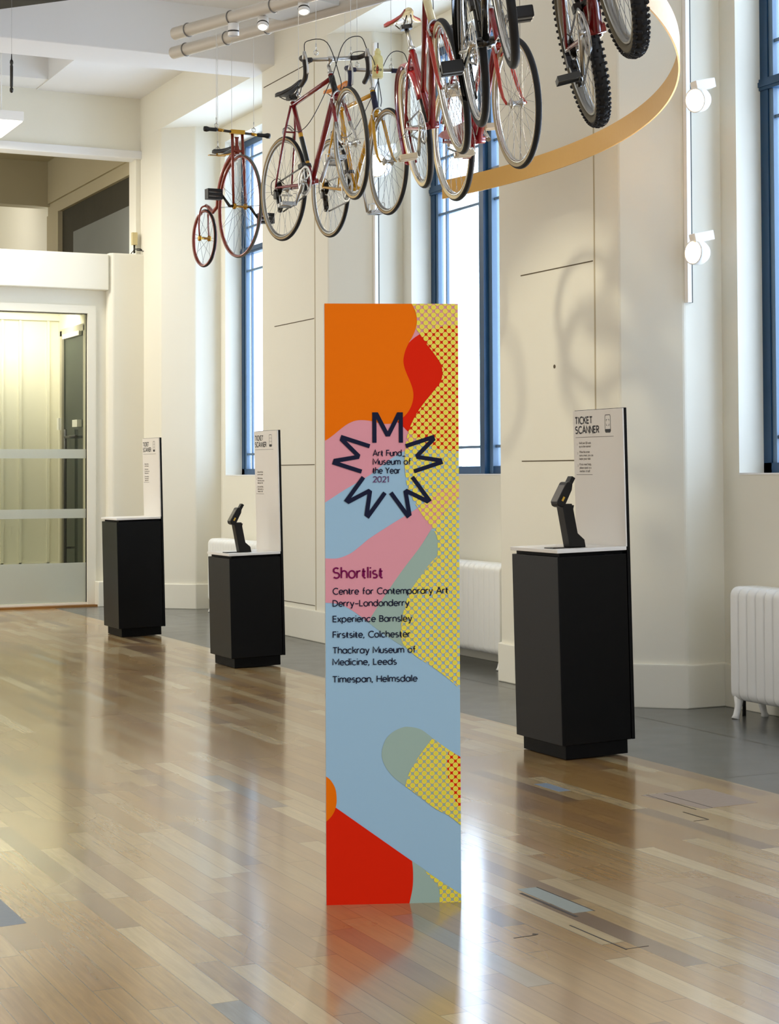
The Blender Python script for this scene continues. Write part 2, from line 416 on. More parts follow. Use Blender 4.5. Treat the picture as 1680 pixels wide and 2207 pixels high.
def pillar(k, first, last):
    y0 = 9.14+k*P0; y1 = 10.645+k*P0; a = .26; b = .30
    pl = [(WALLX+.01, y0-a), (FRONT+b, y0-a), (FRONT, y0), (FRONT, y1), (FRONT+b, y1+a), (WALLX+.01, y1+a)]
    if last: pl = [(WALLX+.01, y0-a), (FRONT+b, y0-a), (FRONT, y0), (FRONT, 18.8), (WALLX+.01, 18.8)]
    mb = MB(); mb.prism(pl, (0, 0, 0), (1, 0, 0), (0, 1, 0), (0, 0, 5.16))
    o = struct(mb, 'pillar', WALL, None, .012)
    g = MB(); g2 = MB()
    if not last:
        jy = y0+.275
        g2.box(FRONT-.002, FRONT+.01, jy-.007, jy+.007, .06, 5.0); g2.build('panel_joint', JOINT2, o)
        g.box(FRONT-.002, FRONT+.01, jy+.02, y1-.3, 2.760, 2.767)
        g.box(FRONT-.002, FRONT+.01, jy+.02, y1-.3, 1.505, 1.512)
        g.box(FRONT-.002, FRONT+.01, jy+.0, y1-.05, 4.985, 4.993)
        if k == 0: g.cyl((FRONT-.002, 9.911, 2.124), (FRONT+.01, 9.911, 2.124), .013, n=14)
        else: g.box(FRONT-.002, FRONT+.01, jy+.02, y1-.3, .30, .306)
        g.build('panel_joint', GROOVE, o)
    # plinth course round the foot of the pillar
    s = .022
    if last: bl = [(WALLX+.01, y0-a-s), (FRONT+b-.01, y0-a-s), (FRONT-s, y0-.01), (FRONT-s, 18.8), (WALLX+.01, 18.8)]
    else: bl = [(WALLX+.01, y0-a-s), (FRONT+b-.01, y0-a-s), (FRONT-s, y0-.01), (FRONT-s, y1+.01), (FRONT+b-.01, y1+a+s), (WALLX+.01, y1+a+s)]
    bb = MB().prism(bl, (0, 0, 0), (1, 0, 0), (0, 1, 0), (0, 0, .265))
    bb.build('plinth_course', WALL, o, .008)
pillar(0, False, False); pillar(1, False, False); pillar(2, False, True)
bs = MB()
for y0, y1 in ((-3.0, 8.86), (10.92, 13.32), (15.39, 17.79)): bs.box(WALLX-.02, WALLX+.01, y0, y1, 0, .262)
struct(bs, 'baseboard_right', WALL, None, .006)

def window(n, y0, y1):
    f = MB(); x0, x1 = WINX-.035, WINX+.035
    f.box(x0, x1, y0, y0+.07, SILL, HEAD); f.box(x0, x1, y1-.075, y1, SILL, HEAD)
    f.box(x0, x1, y0, y1, SILL, SILL+.065); f.box(x0, x1, y0, y1, HEAD-.07, HEAD)
    f.box(x0-.01, x1, y0, y1, 3.765, 3.835)
    f.box(x0-.018, x1-.02, y0, y1, 3.785, 3.815)
    cy = y1-.945
    fr = struct(f, 'window_%d' % n, FRAME)
    # the two casements' meeting stiles and the mullion between them
    st = MB(); st.box(x0-.01, x1, cy, cy+.085, SILL+.01, HEAD-.01); st.build('casement_stile', MULL, fr)
    mu = MB(); mu.box(x0-.05, x1+.02, cy-.065, cy, SILL+.005, HEAD-.005); mu.build('mullion', FRAME, fr)
    s2 = MB(); s2.box(x0-.004, x1, cy-.12, cy-.065, SILL+.01, HEAD-.01); s2.build('casement_stile', FRAME2, fr)
    s3 = MB(); s3.box(x0+.01, x1-.01, y1-.115, y1-.075, SILL+.06, HEAD-.06); s3.build('casement_stile', FRAME2, fr)
    g = MB()
    for yy in (y1-.235, cy+.13, cy-.26, y0+.2): g.box(WINX-.012, WINX+.012, yy-.009, yy+.009, SILL+.05, HEAD-.05)
    for zz in (1.64, 3.59, 4.055, 4.79):
        g.box(WINX-.014, WINX+.012, y0+.07, y1-.075, zz-.011, zz+.011)
    g.build('glazing_bar', FRAME2, fr)
    p = MB()
    p.box(WINX+.004, WINX+.010, cy+.02, y1-.07, SILL+.05, 3.78); p.box(WINX+.004, WINX+.010, y0+.05, cy-.03, SILL+.05, 3.78)
    p.box(WINX+.004, WINX+.010, cy+.02, y1-.07, 3.82, HEAD-.05); p.box(WINX+.004, WINX+.010, y0+.05, cy-.03, 3.82, HEAD-.05)
    p.build('pane', PANE, fr)
    sl = MB(); sl.box(WALLX-.004, WINX-.03, y0+.002, y1-.002, SILL-.006, SILL+.004); sl.build('sill', REVEAL, fr)
for n, (a, b) in enumerate(ops): window(n+1, a, b)

# unseen wall added left of the camera to shade the near walls
wl = MB(); wl.box(-1.6, -1.5, 2.5, 10.5, 0, 5.61); struct(wl, 'wall_left_shade', plaster('warm_grey_plaster', (150, 138, 118)))

# end wall with the glazed doorway and the open gallery over it
YE = 18.8
ew = MB()
ew.box(5.434, 5.60, YE, YE+.25, 0, 3.2); ew.box(-1.5, 2.9, YE, YE+.25, 0, 3.2)
ew.box(-1.5, 5.60, YE, YE+.25, 3.2, 3.84)
ew.box(5.90, FRONT+.02, YE, YE+.25, 3.8, 5.0)
ew.box(-1.5, 2.6, YE, YE+.25, 3.84, 5.0)
ew.box(-1.5, 6.9, YE, YE+.25, 5.01, 6.2)
struct(ew, 'wall_end', WALL)
lb = MB(); lb.box(-1.5, 5.555, YE-.12, YE+.1, 3.45, 3.845); struct(lb, 'trim_1', WALL, None, .01)
lp = MB(); lp.box(-1.5, 5.99, YE-.05, YE+.2, 4.93, 5.02); struct(lp, 'trim_2', CEIL, None, .006)
pc = MB()
pc.prism([(5.555, -.0), (5.555, -.10), (5.60, -.145), (6.1, -.145), (6.1, 0)], (0, YE+.02, 0), (1, 0, 0), (0, 1, 0), (0, 0, 3.862))
struct(pc, 'pillar_end', WALL, None, .015)
be = MB(); be.box(5.425, 6.0, YE-.17, YE+.02, 0, .27); struct(be, 'baseboard_end', WALL, None, .006)

d = MB(); d.box(5.345, 5.434, YE-.03, YE+.12, 0, 3.195); d.box(2.9, 5.434, YE-.03, YE+.12, 3.195, 3.28); d.box(2.9, 5.345, YE, YE+.06, 0.0, .045)
d.box(2.9, 2.98, YE-.03, YE+.12, 0, 3.195)
dr = struct(d, 'door_1', WALL)
q = MB(); q.box(2.98, 5.345, YE+.028, YE+.036, .045, 3.2); q.build('door_pane', DOORG, dr)
q = MB()
for a, b in ((.05, .475), (.96, 1.06), (1.61, 1.71)): q.box(2.98, 5.345, YE+.022, YE+.027, a, b)
q.build('frosted_band', FROST, dr)
q = MB(); q.box(5.337, 5.347, YE+.015, YE+.05, .045, 3.197); q.box(2.98, 5.345, YE+.015, YE+.05, 3.188, 3.198); q.build('door_edge', STEELD, dr)
q = MB(); q.box(2.9, 5.45, YE-.13, YE+.02, 0, .022); q.build('threshold', THRESH, dr)

# vestibule behind the glass
ve = MB(); ve.box(-1, 5.6, 20.4, 20.55, 0, 3.6); ve.box(5.45, 5.6, YE+.25, 20.4, 0, 3.6); ve.box(-1, 5.6, YE+.25, 20.55, 3.4, 3.6)
ve.box(-1, 5.45, YE+.25, 20.4, -.2, .0)
wv = struct(ve, 'wall_vestibule', WALL)
q = MB()
for x in (4.35, 4.77, 4.98, 5.31): q.box(x, x+.03, 20.37, 20.4, .25, 3.26)
q.box(-1, 5.45, 20.37, 20.4, .37, .41); q.box(-1, 5.45, 20.33, 20.4, 3.24, 3.30)
q.build('panel_moulding', WALL, wv)
sd = MB(); sd.box(5.40, 5.45, 19.08, 19.16, 0, 3.10); sd.box(5.40, 5.45, 20.06, 20.14, 0, 3.10); sd.box(5.40, 5.45, 19.08, 20.14, 3.04, 3.12)
d2 = struct(sd, 'door_2', GLINE)
q = MB(); q.box(5.425, 5.435, 19.16, 20.06, .05, 3.04); q.build('door_pane', GREENG, d2)
q = MB(); q.cyl((5.36, 19.76, .42), (5.36, 19.76, 1.95), .018); q.cyl((5.36, 19.76, 1.86), (5.43, 19.76, 1.86), .012); q.cyl((5.36, 19.76, .6), (5.43, 19.76, .6), .012)
q.cyl((5.36, 19.76, 1.86), (5.36, 19.30, 1.86), .016); q.build('pull_handle', BLK, d2)
q = MB(); q.box(5.37, 5.43, 20.08, 20.16, 1.95, 2.09); q.box(5.37, 5.43, 19.3, 19.5, 1.97, 2.05); q.box(5.39, 5.43, 19.3, 20.0, 3.0, 3.05); q.build('door_closer', WHT, d2)

# the gallery over the doorway, seen through the opening
gl = MB()
gl.box(5.90, 6.1, YE+.25, 22.6, 4.80, 4.95); gl.box(5.87, 6.6, YE+.25, 22.6, 4.95, 5.6); gl.box(5.885, 6.6, 22.05, 22.6, 3.6, 4.8)
struct(gl, 'wall_gallery_side', OLIVE)
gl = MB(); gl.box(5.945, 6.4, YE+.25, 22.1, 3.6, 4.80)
vd = struct(gl, 'wall_gallery_recess', DARKVOID)  # solid block, coloured dark to stand in for the unlit opening
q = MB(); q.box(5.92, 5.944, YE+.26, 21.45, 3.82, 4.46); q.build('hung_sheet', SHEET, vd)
gl = MB(); gl.box(4.0, 5.95, 22.5, 22.75, 4.92, 5.6); struct(gl, 'wall_gallery_back', OLIVE)
gl = MB(); gl.box(2.5, 6.6, YE+.2, 22.6, 5.5, 5.6)
for y in (19.9, 21.2): gl.box(2.5, 5.9, y, y+.18, 5.36, 5.5)
struct(gl, 'ceiling_gallery', OLIVE)
gl = MB(); gl.box(2.5, 6.6, YE+.25, 26, 3.7, 3.82); struct(gl, 'floor_gallery', OLIVE)
gl = MB(); gl.box(2.5, 7.0, 25.9, 26.1, 3.7, 5.7); gl.box(5.95, 6.1, 22.75, 26, 3.7, 5.7); gl.box(2.5, 6.1, 22.75, 26, 5.4, 5.6)
struct(gl, 'wall_gallery_room', WALL)

# ceiling with its beams and coffers
c = MB()
c.box(4.78, 6.9, 15.3, 18.9, 5.61, 6.2); c.box(-1.5, 4.80, 15.3, 18.9, 6.05, 6.2); c.box(-1.5, 4.78, 18.3, 18.85, 5.62, 6.1)
c.box(1.4, 4.80, 15.3, 18.4, 5.95, 6.06)
c.box(-1.5, 6.9, -1.0, 14.85, 5.61, 6.2)
struct(c, 'ceiling', CEIL)
c = MB(); c.box(-1.5, FRONT+.02, 14.80, 15.36, 5.14, 6.15); struct(c, 'beam_ceiling', CEIL, None, .01)
ob = MB(); ob.prism([(2.7, 14.49), (3.66, 13.375), (4.2, 12.75), (4.2, 12.3), (2.7, 12.3)], (0, 0, 5.13), (1, 0, 0), (0, 1, 0), (0, 0, .25))
struct(ob, 'beam_olive', DARKVOID)

# ------------------------------------------------------------------ lettering
def A(cx, cy, rx, ry, a0, a1, n=14):
    return [(cx+rx*math.cos(math.radians(a0+(a1-a0)*i/n)), cy+ry*math.sin(math.radians(a0+(a1-a0)*i/n))) for i in range(n+1)]
XH = .70
RN = A(.29, .35, .29, .35, 0, 360, 24)[:-1]
def O(pts): return ('c', pts)
GL = {
 'a': (.60, [O(RN), [(.58, XH), (.58, 0)]]), 'd': (.60, [O(RN), [(.58, 1.06), (.58, 0)]]),
 'p': (.60, [O(RN), [(0, XH), (0, -.28)]]), 'o': (.58, [O(RN)]),
 'c': (.52, [A(.29, .35, .29, .35, 48, 312, 18)]),
 'e': (.56, [[(.01, .36), (.565, .36)]+A(.29, .35, .28, .35, 2, 318, 20)]),
 'f': (.34, [[(.13, 0), (.13, .82)]+A(.33, .84, .20, .20, 175, 95, 6), [(0, .62), (.32, .62)]]),
 'h': (.50, [[(0, 0), (0, 1.06)], [(0, .38)]+A(.25, .42, .25, .28, 180, 0, 12)+[(.5, 0)]]),
 'n': (.50, [[(0, 0), (0, XH)], [(0, .38)]+A(.25, .42, .25, .28, 180, 0, 12)+[(.5, 0)]]),
 'm': (.84, [[(0, 0), (0, XH)], [(0, .40)]+A(.21, .46, .21, .24, 180, 0, 10)+[(.42, 0)], [(.42, .40)]+A(.63, .46, .21, .24, 180, 0, 10)+[(.84, 0)]]),
 'r': (.30, [[(0, 0), (0, XH)], [(0, .36)]+A(.27, .40, .27, .28, 180, 80, 7)]),
 'u': (.50, [[(0, XH), (0, .28)]+A(.25, .28, .25, .28, 180, 360, 12)+[(.5, XH)], [(.5, .3), (.5, 0)]]),
 'i': (.06, [[(.03, 0), (.03, XH)], [(.03, .90), (.03, 1.03)]]), 'l': (.06, [[(.03, 0), (.03, 1.06)]]),
 'k': (.46, [[(0, 0), (0, 1.06)], [(.44, XH), (.03, .32)], [(.17, .44), (.47, 0)]]),
 's': (.42, [A(.21, .525, .18, .17, 50, 270, 10)[:-1]+A(.21, .18, .20, .18, 90, -140, 12)]),
 't': (.32, [[(.12, .92), (.12, .2)]+A(.30, .2, .18, .2, 180, 275, 6), [(0, .64), (.31, .64)]]),
 'x': (.48, [[(0, XH), (.48, 0)], [(.48, XH), (0, 0)]]), 'y': (.52, [[(0, XH), (.27, .03)], [(.53, XH), (.2, -.28), (.04, -.28)]]),
 'A': (.74, [[(0, 0), (.37, 1), (.74, 0)], [(.13, .32), (.61, .32)]]), 'F': (.46, [[(.46, .96), (0, .96), (0, 0)], [(0, .5), (.42, .5)]]),
 'M': (.84, [[(0, 0), (0, 1), (.42, .22), (.84, 1), (.84, 0)]]), 'Y': (.66, [[(0, 1), (.33, .48), (.66, 1)], [(.33, .5), (.33, 0)]]),
 'S': (.56, [A(.28, .745, .25, .235, 40, 270, 12)[:-1]+A(.28, .26, .27, .26, 90, -145, 14)]),
 'C': (.74, [A(.46, .5, .44, .5, 48, 312, 22)]), 'D': (.66, [O([(0, .96), (.22, .96)]+A(.22, .5, .44, .46, 90, -90, 16)[1:-1]+[(.22, .04), (0, .04)])]),
 'L': (.44, [[(0, 1), (0, .04), (.44, .04)]]), 'E': (.48, [[(.48, .96), (0, .96), (0, .04), (.48, .04)], [(0, .5), (.44, .5)]]),
 'B': (.52, [O([(0, .96), (.25, .96)]+A(.25, .74, .22, .22, 90, -90, 10)[1:]+A(.26, .28, .25, .24, 90, -90, 10)+[(0, .04)]), [(0, .52), (.26, .52)]]),
 'T': (.62, [[(0, .95), (.62, .95)], [(.31, .95), (.31, 0)]]), 'H': (.62, [[(0, 0), (0, 1)], [(.62, 0), (.62, 1)], [(0, .5), (.62, .5)]]),
 'I': (.08, [[(.04, 0), (.04, 1)]]), 'K': (.58, [[(0, 0), (0, 1)], [(.56, 1), (.03, .42)], [(.2, .58), (.58, 0)]]),
 'N': (.62, [[(0, 0), (0, 1), (.62, 0), (.62, 1)]]),
 'R': (.54, [[(0, 0), (0, .96), (.26, .96)]+A(.27, .72, .23, .24, 88, -88, 10)+[(.26, .48), (0, .48)], [(.24, .48), (.54, 0)]]),
 '2': (.52, [A(.26, .72, .25, .26, 165, -35, 12)+[(.03, .04), (.52, .04)]]), '0': (.58, [O(A(.29, .5, .28, .48, 0, 360, 24)[:-1])]),
 '1': (.24, [[(0, .84), (.19, .96), (.19, 0)]]), '_': (.5, [[(0, -.07), (.5, -.07)]]), ',': (.1, [[(.07, .1), (.0, -.17)]]),
 '–': (.5, [[(0, .40), (.5, .40)]]), ' ': (.46, []),
}
def ribbon(mb, pts, w, o, ex, ey, closed=False, m=0):
    P = [Vector(p).to_2d() for p in pts]; n = len(P); L = []; R = []
    for i in range(n):
        a = P[i]-P[i-1] if (i > 0 or closed) else P[i+1]-P[i]
        b = P[(i+1) % n]-P[i] if (i < n-1 or closed) else P[i]-P[i-1]
        a.normalize(); b.normalize(); na = Vector((-a.y, a.x)); nb = Vector((-b.y, b.x)); k = (na+nb)
        k = k/max(k.length_squared/2, .30) if k.length > 1e-6 else na
        L.append(P[i]+k*w/2); R.append(P[i]-k*w/2)
    li = [mb.v(o+ex*p.x+ey*p.y) for p in L]; ri = [mb.v(o+ex*p.x+ey*p.y) for p in R]
    for i in range(n if closed else n-1):
        j = (i+1) % n; mb.f((ri[i], ri[j], li[j], li[i]), m)
def write(mb, text, o, ex, ey, x0, x1, base, cap, w, m=0, sp=.17):
    """strokes the text between x0 and x1 on the plane through o"""
    o, ex, ey = Vector(o), Vector(ex), Vector(ey)
    adv = []; x = 0
    for ch in text:
        adv.append(x); x += GL[ch][0]+(sp if ch not in ' ' else 0)
    tot = x-sp; k = (x1-x0)/tot
    for ch, ax in zip(text, adv):
        for st in GL[ch][1]:
            cl = isinstance(st, tuple); pts = st[1] if cl else st
            ribbon(mb, [(x0+(ax+p[0])*k, base+p[1]*cap) for p in pts], w, o, ex, ey, cl, m)

# ------------------------------------------------------------------ the totem in the middle
ART = {
    'pink': [(-10,2016),(459,2017),(458,1863),(310,1554),(295,1520),(273,1508),(253,1499),(228,1484),(188,1455),(153,1427),(93,1392),(62,1374),(3,1336),(-13,1327)],
    'red': [(234,1801),(284,1869),(318,1896),(348,1911),(394,1923),(420,1926),(459,1926),(457,1504),(424,1505),(395,1509),(361,1519),(335,1533),(307,1550),(278,1571),(261,1588),(234,1609)],
    'orange': [(-10,2016),(282,2017),(294,1999),(306,1974),(311,1944),(307,1917),(296,1890),(284,1869),(272,1844),(265,1814),(267,1790),(275,1766),(287,1738),(295,1714),(298,1690),(293,1663),(281,1638),(262,1617),(238,1600),(207,1596),(181,1599),(154,1606),(123,1609),(99,1606),(75,1595),(54,1580),(32,1562),(12,1547),(1,1541),(-15,1534)],
    'pink_band': [(464,1408),(448,1398),(395,1375),(357,1350),(306,1311),(231,1266),(152,1216),(118,1189),(91,1168),(70,1157),(46,1149),(24,1147),(-14,1149),(-15,1001),(21,999),(51,994),(72,984),(105,963),(142,934),(166,973),(211,1040),(260,1109),(318,1184),(355,1241),(404,1304),(448,1347),(464,1359)],
    'sage': [(355,1241),(318,1184),(260,1109),(211,1040),(166,973),(142,934),(151,928),(181,904),(226,873),(256,854),(284,837),(316,999),(386,1153),(386,1230)],
    'dots': [(282,2017),(294,1999),(306,1974),(311,1944),(307,1917),(324,1893),(342,1866),(366,1835),(387,1805),(395,1784),(395,1753),(384,1729),(363,1702),(335,1668),(311,1635),(292,1599),(280,1569),(274,1545),(269,1508),(266,1472),(269,1436),(276,1387),(291,1351),(309,1317),(333,1281),(361,1244),(375,1217),(377,1187),(375,1153),(360,1138),(330,1102),(302,1063),(284,1036),(269,997),(256,945),(252,906),(256,867),(277,842),(310,814),(362,780),(407,746),(445,713),(461,700),(467,2017)],
    'sage_disc': [(186,500),(198,541),(222,567),(256,583),(282,584),(316,576),(346,555),(358,545),(386,524),(413,505),(457,478),(456,250),(412,286),(369,309),(318,347),(285,373),(265,388),(255,395),(228,416),(205,443),(191,470)],
    'red_patch': [(411,503),(457,478),(456,307),(446,313),(433,334),(419,372),(409,409),(405,446),(406,480)],
    'dots_mid': [(357,546),(386,524),(413,505),(457,478),(456,250),(412,286),(369,309),(318,347),(285,373),(264,388),(275,425),(295,462),(319,498)],
    'red_low': [(-7,271),(1,276),(20,296),(31,322),(286,139),(289,102),(287,51),(276,-2),(-8,-9)],
    'orange_disc': [(-6,429),(0,425),(17,410),(31,383),(35,349),(32,322),(20,296),(1,276),(-7,271)],
    'sage_low': [(285,140),(321,115),(378,73),(455,22),(455,-6),(273,-2),(287,51),(289,102)],
    'dots_low': [(326,109),(378,73),(455,22),(455,-6),(377,-5),(377,43),(367,60),(344,87)],
}
def clip_rect(P, x0, x1, y0, y1):
    for ax, lim, sg in ((0, x0, 1), (0, x1, -1), (1, y0, 1), (1, y1, -1)):
        out = []
        for i in range(len(P)):
            a, b = P[i-1], P[i]; ia, ib = (a[ax]-lim)*sg >= 0, (b[ax]-lim)*sg >= 0
            if ia != ib:
                t = (lim-a[ax])/(b[ax]-a[ax]); out.append((a[0]+(b[0]-a[0])*t, a[1]+(b[1]-a[1])*t))
            if ib: out.append((b[0], b[1]))
        P = out
    return P
def dots_mat():
    M = bpy.data.materials.new('printed_dots'); M.use_nodes = True; t = M.node_tree; b = t.nodes['Principled BSDF']
    tc = N(t, 'ShaderNodeTexCoord'); s = N(t, 'ShaderNodeSeparateXYZ'); t.links.new(tc.outputs['Object'], s.inputs[0])
    P = .0262
    def lat(ox, oz):
        a = math_node(t, 'SUBTRACT', math_node(t, 'FRACT', math_node(t, 'DIVIDE', math_node(t, 'SUBTRACT', s.outputs[0], ox), P)), .5)
        c = math_node(t, 'SUBTRACT', math_node(t, 'FRACT', math_node(t, 'DIVIDE', math_node(t, 'SUBTRACT', s.outputs[2], oz), P)), .5)
        return math_node(t, 'SQRT', math_node(t, 'ADD', math_node(t, 'MULTIPLY', a, a), math_node(t, 'MULTIPLY', c, c)))
    dd = math_node(t, 'MINIMUM', lat(.315-P/2, 1.988-P/2), lat(.315, 1.988))
    al = N(t, 'ShaderNodeMapRange'); al.inputs[1].default_value = .342; al.inputs[2].default_value = .322; t.links.new(dd, al.inputs[0])
    cm = N(t, 'ShaderNodeMapRange'); cm.inputs[1].default_value = .24; cm.inputs[2].default_value = .20; t.links.new(dd, cm.inputs[0])
    mx = N(t, 'ShaderNodeMix', data_type='RGBA'); mx.inputs[6].default_value = (*lin((232, 196, 66)), 1); mx.inputs[7].default_value = (*lin((218, 204, 30)), 1)
    t.links.new(cm.outputs[0], mx.inputs[0]); t.links.new(mx.outputs[2], b.inputs['Base Color']); t.links.new(al.outputs[0], b.inputs['Alpha'])
    b.inputs['Roughness'].default_value = .45
    return M
def print_mat(n, c): return mat('print_'+n, c, .6, spec=.06)
PC = [print_mat('blue', (149, 178, 193)), print_mat('pink', (212, 142, 147)), print_mat('red', (210, 32, 2)), print_mat('orange', (226, 106, 0)), print_mat('sage', (150, 168, 152)), dots_mat()]
NAVYI = print_mat('navy', (26, 28, 48)); PLUM = print_mat('plum', (112, 14, 68)); MAUVE = print_mat('mauve', (96, 62, 98))
ban = thing('totem_sign', 'tall freestanding totem sign with orange, pink, red and blue shapes and a shortlist', 'sign', (2.351, 5.405, 0), (0, 0, math.atan2(-.162, .42)))
MB().box(0, .45, .0, .045, 0, 2.0).build('panel', mat('panel_edge', (214, 214, 210), .5), ban)
art = MB(); ex, ey = Vector((.001, 0, 0)), Vector((0, 0, .001))
art.flat([(0, 0), (450, 0), (450, 2000), (0, 2000)], (0, -.0003, 0), ex, ey, 0)
for k, (n, mi) in enumerate((('pink', 1), ('red', 2), ('orange', 3), ('pink_band', 1), ('sage', 4), ('sage_disc', 4), ('red_patch', 2), ('sage_low', 4), ('red_low', 2), ('orange_disc', 3), ('dots', 5), ('dots_mid', 5), ('dots_low', 5))):
    P = clip_rect([(p.x, p.y) for p in cat_curve(ART[n], 5, True, 42)], 0, 450, 0, 2000)
    art.flat(P, (0, -.0006-.0002*k, 0), ex, ey, mi)
raw_build(art, 'printed_artwork', PC, ban)
Mo = [(159,1635),(178,1635),(211,1571),(243,1635),(262,1635),(262,1533),(248,1533),(248,1613),(218,1554),(204,1554),(173,1613),(173,1533),(159,1533)]
em = MB()
for k in range(5):
    a = math.radians(72*k); ca, sa = math.cos(a), math.sin(a)
    em.flat([(210.5+(x-210.5)*ca-(y-1455)*sa, 1455+(x-210.5)*sa+(y-1455)*ca) for x, y in Mo], (0, -.0036, 0), ex, ey, 0)
raw_build(em, 'star_emblem', [NAVYI], ban)
def lines(name, rows, matl, wk):
    mb = MB()
    for s, x0, x1, b, c in rows: write(mb, s, (0, -.0040, 0), ex, ey, x0+1.5, x1-1.5, b, c, c*wk)
    return raw_build(mb, name, [matl], ban)
lines('award_lettering', [('Art Fund_', 160, 271, 1489, 19.5), ('Museum of', 160, 289, 1460, 19.5), ('the Year', 159, 253, 1430.5, 19.5)], NAVYI, .155)
lines('year_lettering', [('2021', 160, 215, 1401, 19.5)], MAUVE, .15)
lines('shortlist_heading', [('Shortlist', 25, 193, 1082, 34.5)], PLUM, .15)
for rows in ([('Centre for Contemporary Art', 24, 412, 1028, 20.5), ('Derry–Londonderry', 24, 281, 988, 20.5)], [('Experience Barnsley', 24, 290, 936, 20.5)], [('Firstsite, Colchester', 24, 284, 884, 20.5)],
             [('Thackray Museum of', 23, 302, 832, 20.5), ('Medicine, Leeds', 23, 238, 793, 20.5)], [('Timespan, Helmsdale', 22, 307, 736, 20.5)]):
    lines('shortlist_name', rows, NAVYI, .155)

# ------------------------------------------------------------------ ticket plinths and scanners
def text_mesh(mb, text, size, o, ex, ey, width=None, m=0, spacing=1.0, bold=0):
    cu = bpy.data.curves.new('t', 'FONT'); cu.body = text; cu.size = size; cu.space_line = spacing; cu.offset = bold
    ob = bpy.data.objects.new('t', cu); COL.objects.link(ob)
    dg = bpy.context.evaluated_depsgraph_get(); me = bpy.data.meshes.new_from_object(ob.evaluated_get(dg))
    xs = [v.co.x for v in me.vertices]; k = width/(max(xs)-min(xs)) if width else 1
    o, ex, ey = Vector(o), Vector(ex), Vector(ey); base = len(mb.vs); mn = min(xs)
    for v in me.vertices: mb.v(o+ex*((v.co.x-mn)*k)+ey*v.co.y)
    for p in me.polygons: mb.f([base+i for i in p.vertices], m)
    bpy.data.objects.remove(ob); bpy.data.curves.remove(cu); bpy.data.meshes.remove(me)
def plinth(y, h, label, x=4.562, text_drop=0.0):
    t = thing('ticket_plinth', label, 'plinth', (x, y, .006), (0, -.022, 0), 'ticket scanning plinths')
    t.rotation_euler = (0, -.022, 0)
    D = .46
    MB().box(.03, .395, .02, D-.02, -.004, .075).build('kick_base', BLACKK, t, .002)
    MB().box(0, .405, 0, D, .068, h).build('body', BLACKP, t, .003)
    MB().box(.028, .40, .03, D, h, h+.018).build('shadow_gap', BLACKK, t)
    MB().box(-.004, .404, -.004, D+.01, h+.018, h+.036).build('top_slab', WHITEP, t, .002)
    b = MB().box(.409, .427, -.002, D+.01, .068, 1.745).build('back_board', BLACKP, t, .0015)
    MB().box(.400, .409, -.003, D+.012, h+.036, 1.742).build('sign_face', SIGNW, t, .001)
    xx = .3994; Y0 = D+.012
    def E(mb, s, yy, z, w, hgt, bold=0, mm=0): pass
    ex2, ey2 = Vector((0, -1, 0)), Vector((0, 0, 1))
    q = MB()
    q2 = [('TICKET', .0355, .168, 1.6725), ('SCANNER', .0355, .230, 1.6225)]
    for s, cp, wd, z in q2:
        write(q, s, (xx, Y0, 0), ex2, ey2, .022, .022+wd, z, cp, .0076, 0, .2)
    raw_build(q, 'heading_lettering', [INK], t)
    ph = MB(); oy = Y0-.312; z0, z1 = 1.622, 1.712; w = .052
    rr = [(p[0], p[1]) for p in ([(w-.006, z1), (.006, z1), (0, z1-.008), (0, z0+.008), (.006, z0), (w-.006, z0), (w, z0+.008), (w, z1-.008)])]
    ribbon(ph, rr, .0032, Vector((xx, oy, 0)), ex2, ey2, True)
    ph.flat([(.002, z0+.002), (w-.002, z0+.002), (w-.002, z0+.017), (.002, z0+.017)], (xx, oy, 0), ex2, ey2)
    for cx, cz, dx, dz in ((.013, 1.688, 1, -1), (.039, 1.688, -1, -1), (.013, 1.658, 1, 1), (.039, 1.658, -1, 1)):
        ribbon(ph, [(cx+dx*.007, cz), (cx, cz), (cx, cz+dz*.008)], .0028, Vector((xx, oy, 0)), ex2, ey2)
    raw_build(ph, 'phone_symbol', [INK], t)
    for xa, za in ((.39, 1.600), (.18, 1.404-text_drop)):
        ln = MB(); ln.flat([(.022, za), (xa, za), (xa, za+.0025), (.022, za+.0025)], (xx, Y0, 0), ex2, ey2); raw_build(ln, 'rule', [GREYINK], t)
    tx = MB(); zz = 1.566-text_drop
    for nn, rows in (('1', ('Hold your QR code', 'up to the scanner')), ('2', ('When the screen', 'turns green, you can', 'begin your visit')), ('3', ('If you need help,', 'please speak to a', 'member of staff'))):
        text_mesh(tx, nn, .016, (xx, Y0-.036, zz-.007), ex2, ey2)
        for r in rows:
            text_mesh(tx, r, .0165, (xx, Y0-.055, zz), ex2, ey2, .0068*len(r), bold=.0003); zz -= .0178
        zz -= .0115
    raw_build(tx, 'instructions', [GREYINK], t)
    return t
plinth(7.545, 1.005, 'black ticket plinth with scanner nearest the camera, right of the totem')
plinth(12.215, .803, 'low black ticket plinth with scanner, just left of the totem', text_drop=.14)
plinth(15.03, 1.005, 'black ticket plinth without a scanner, farthest back near the doorway', text_drop=.06)

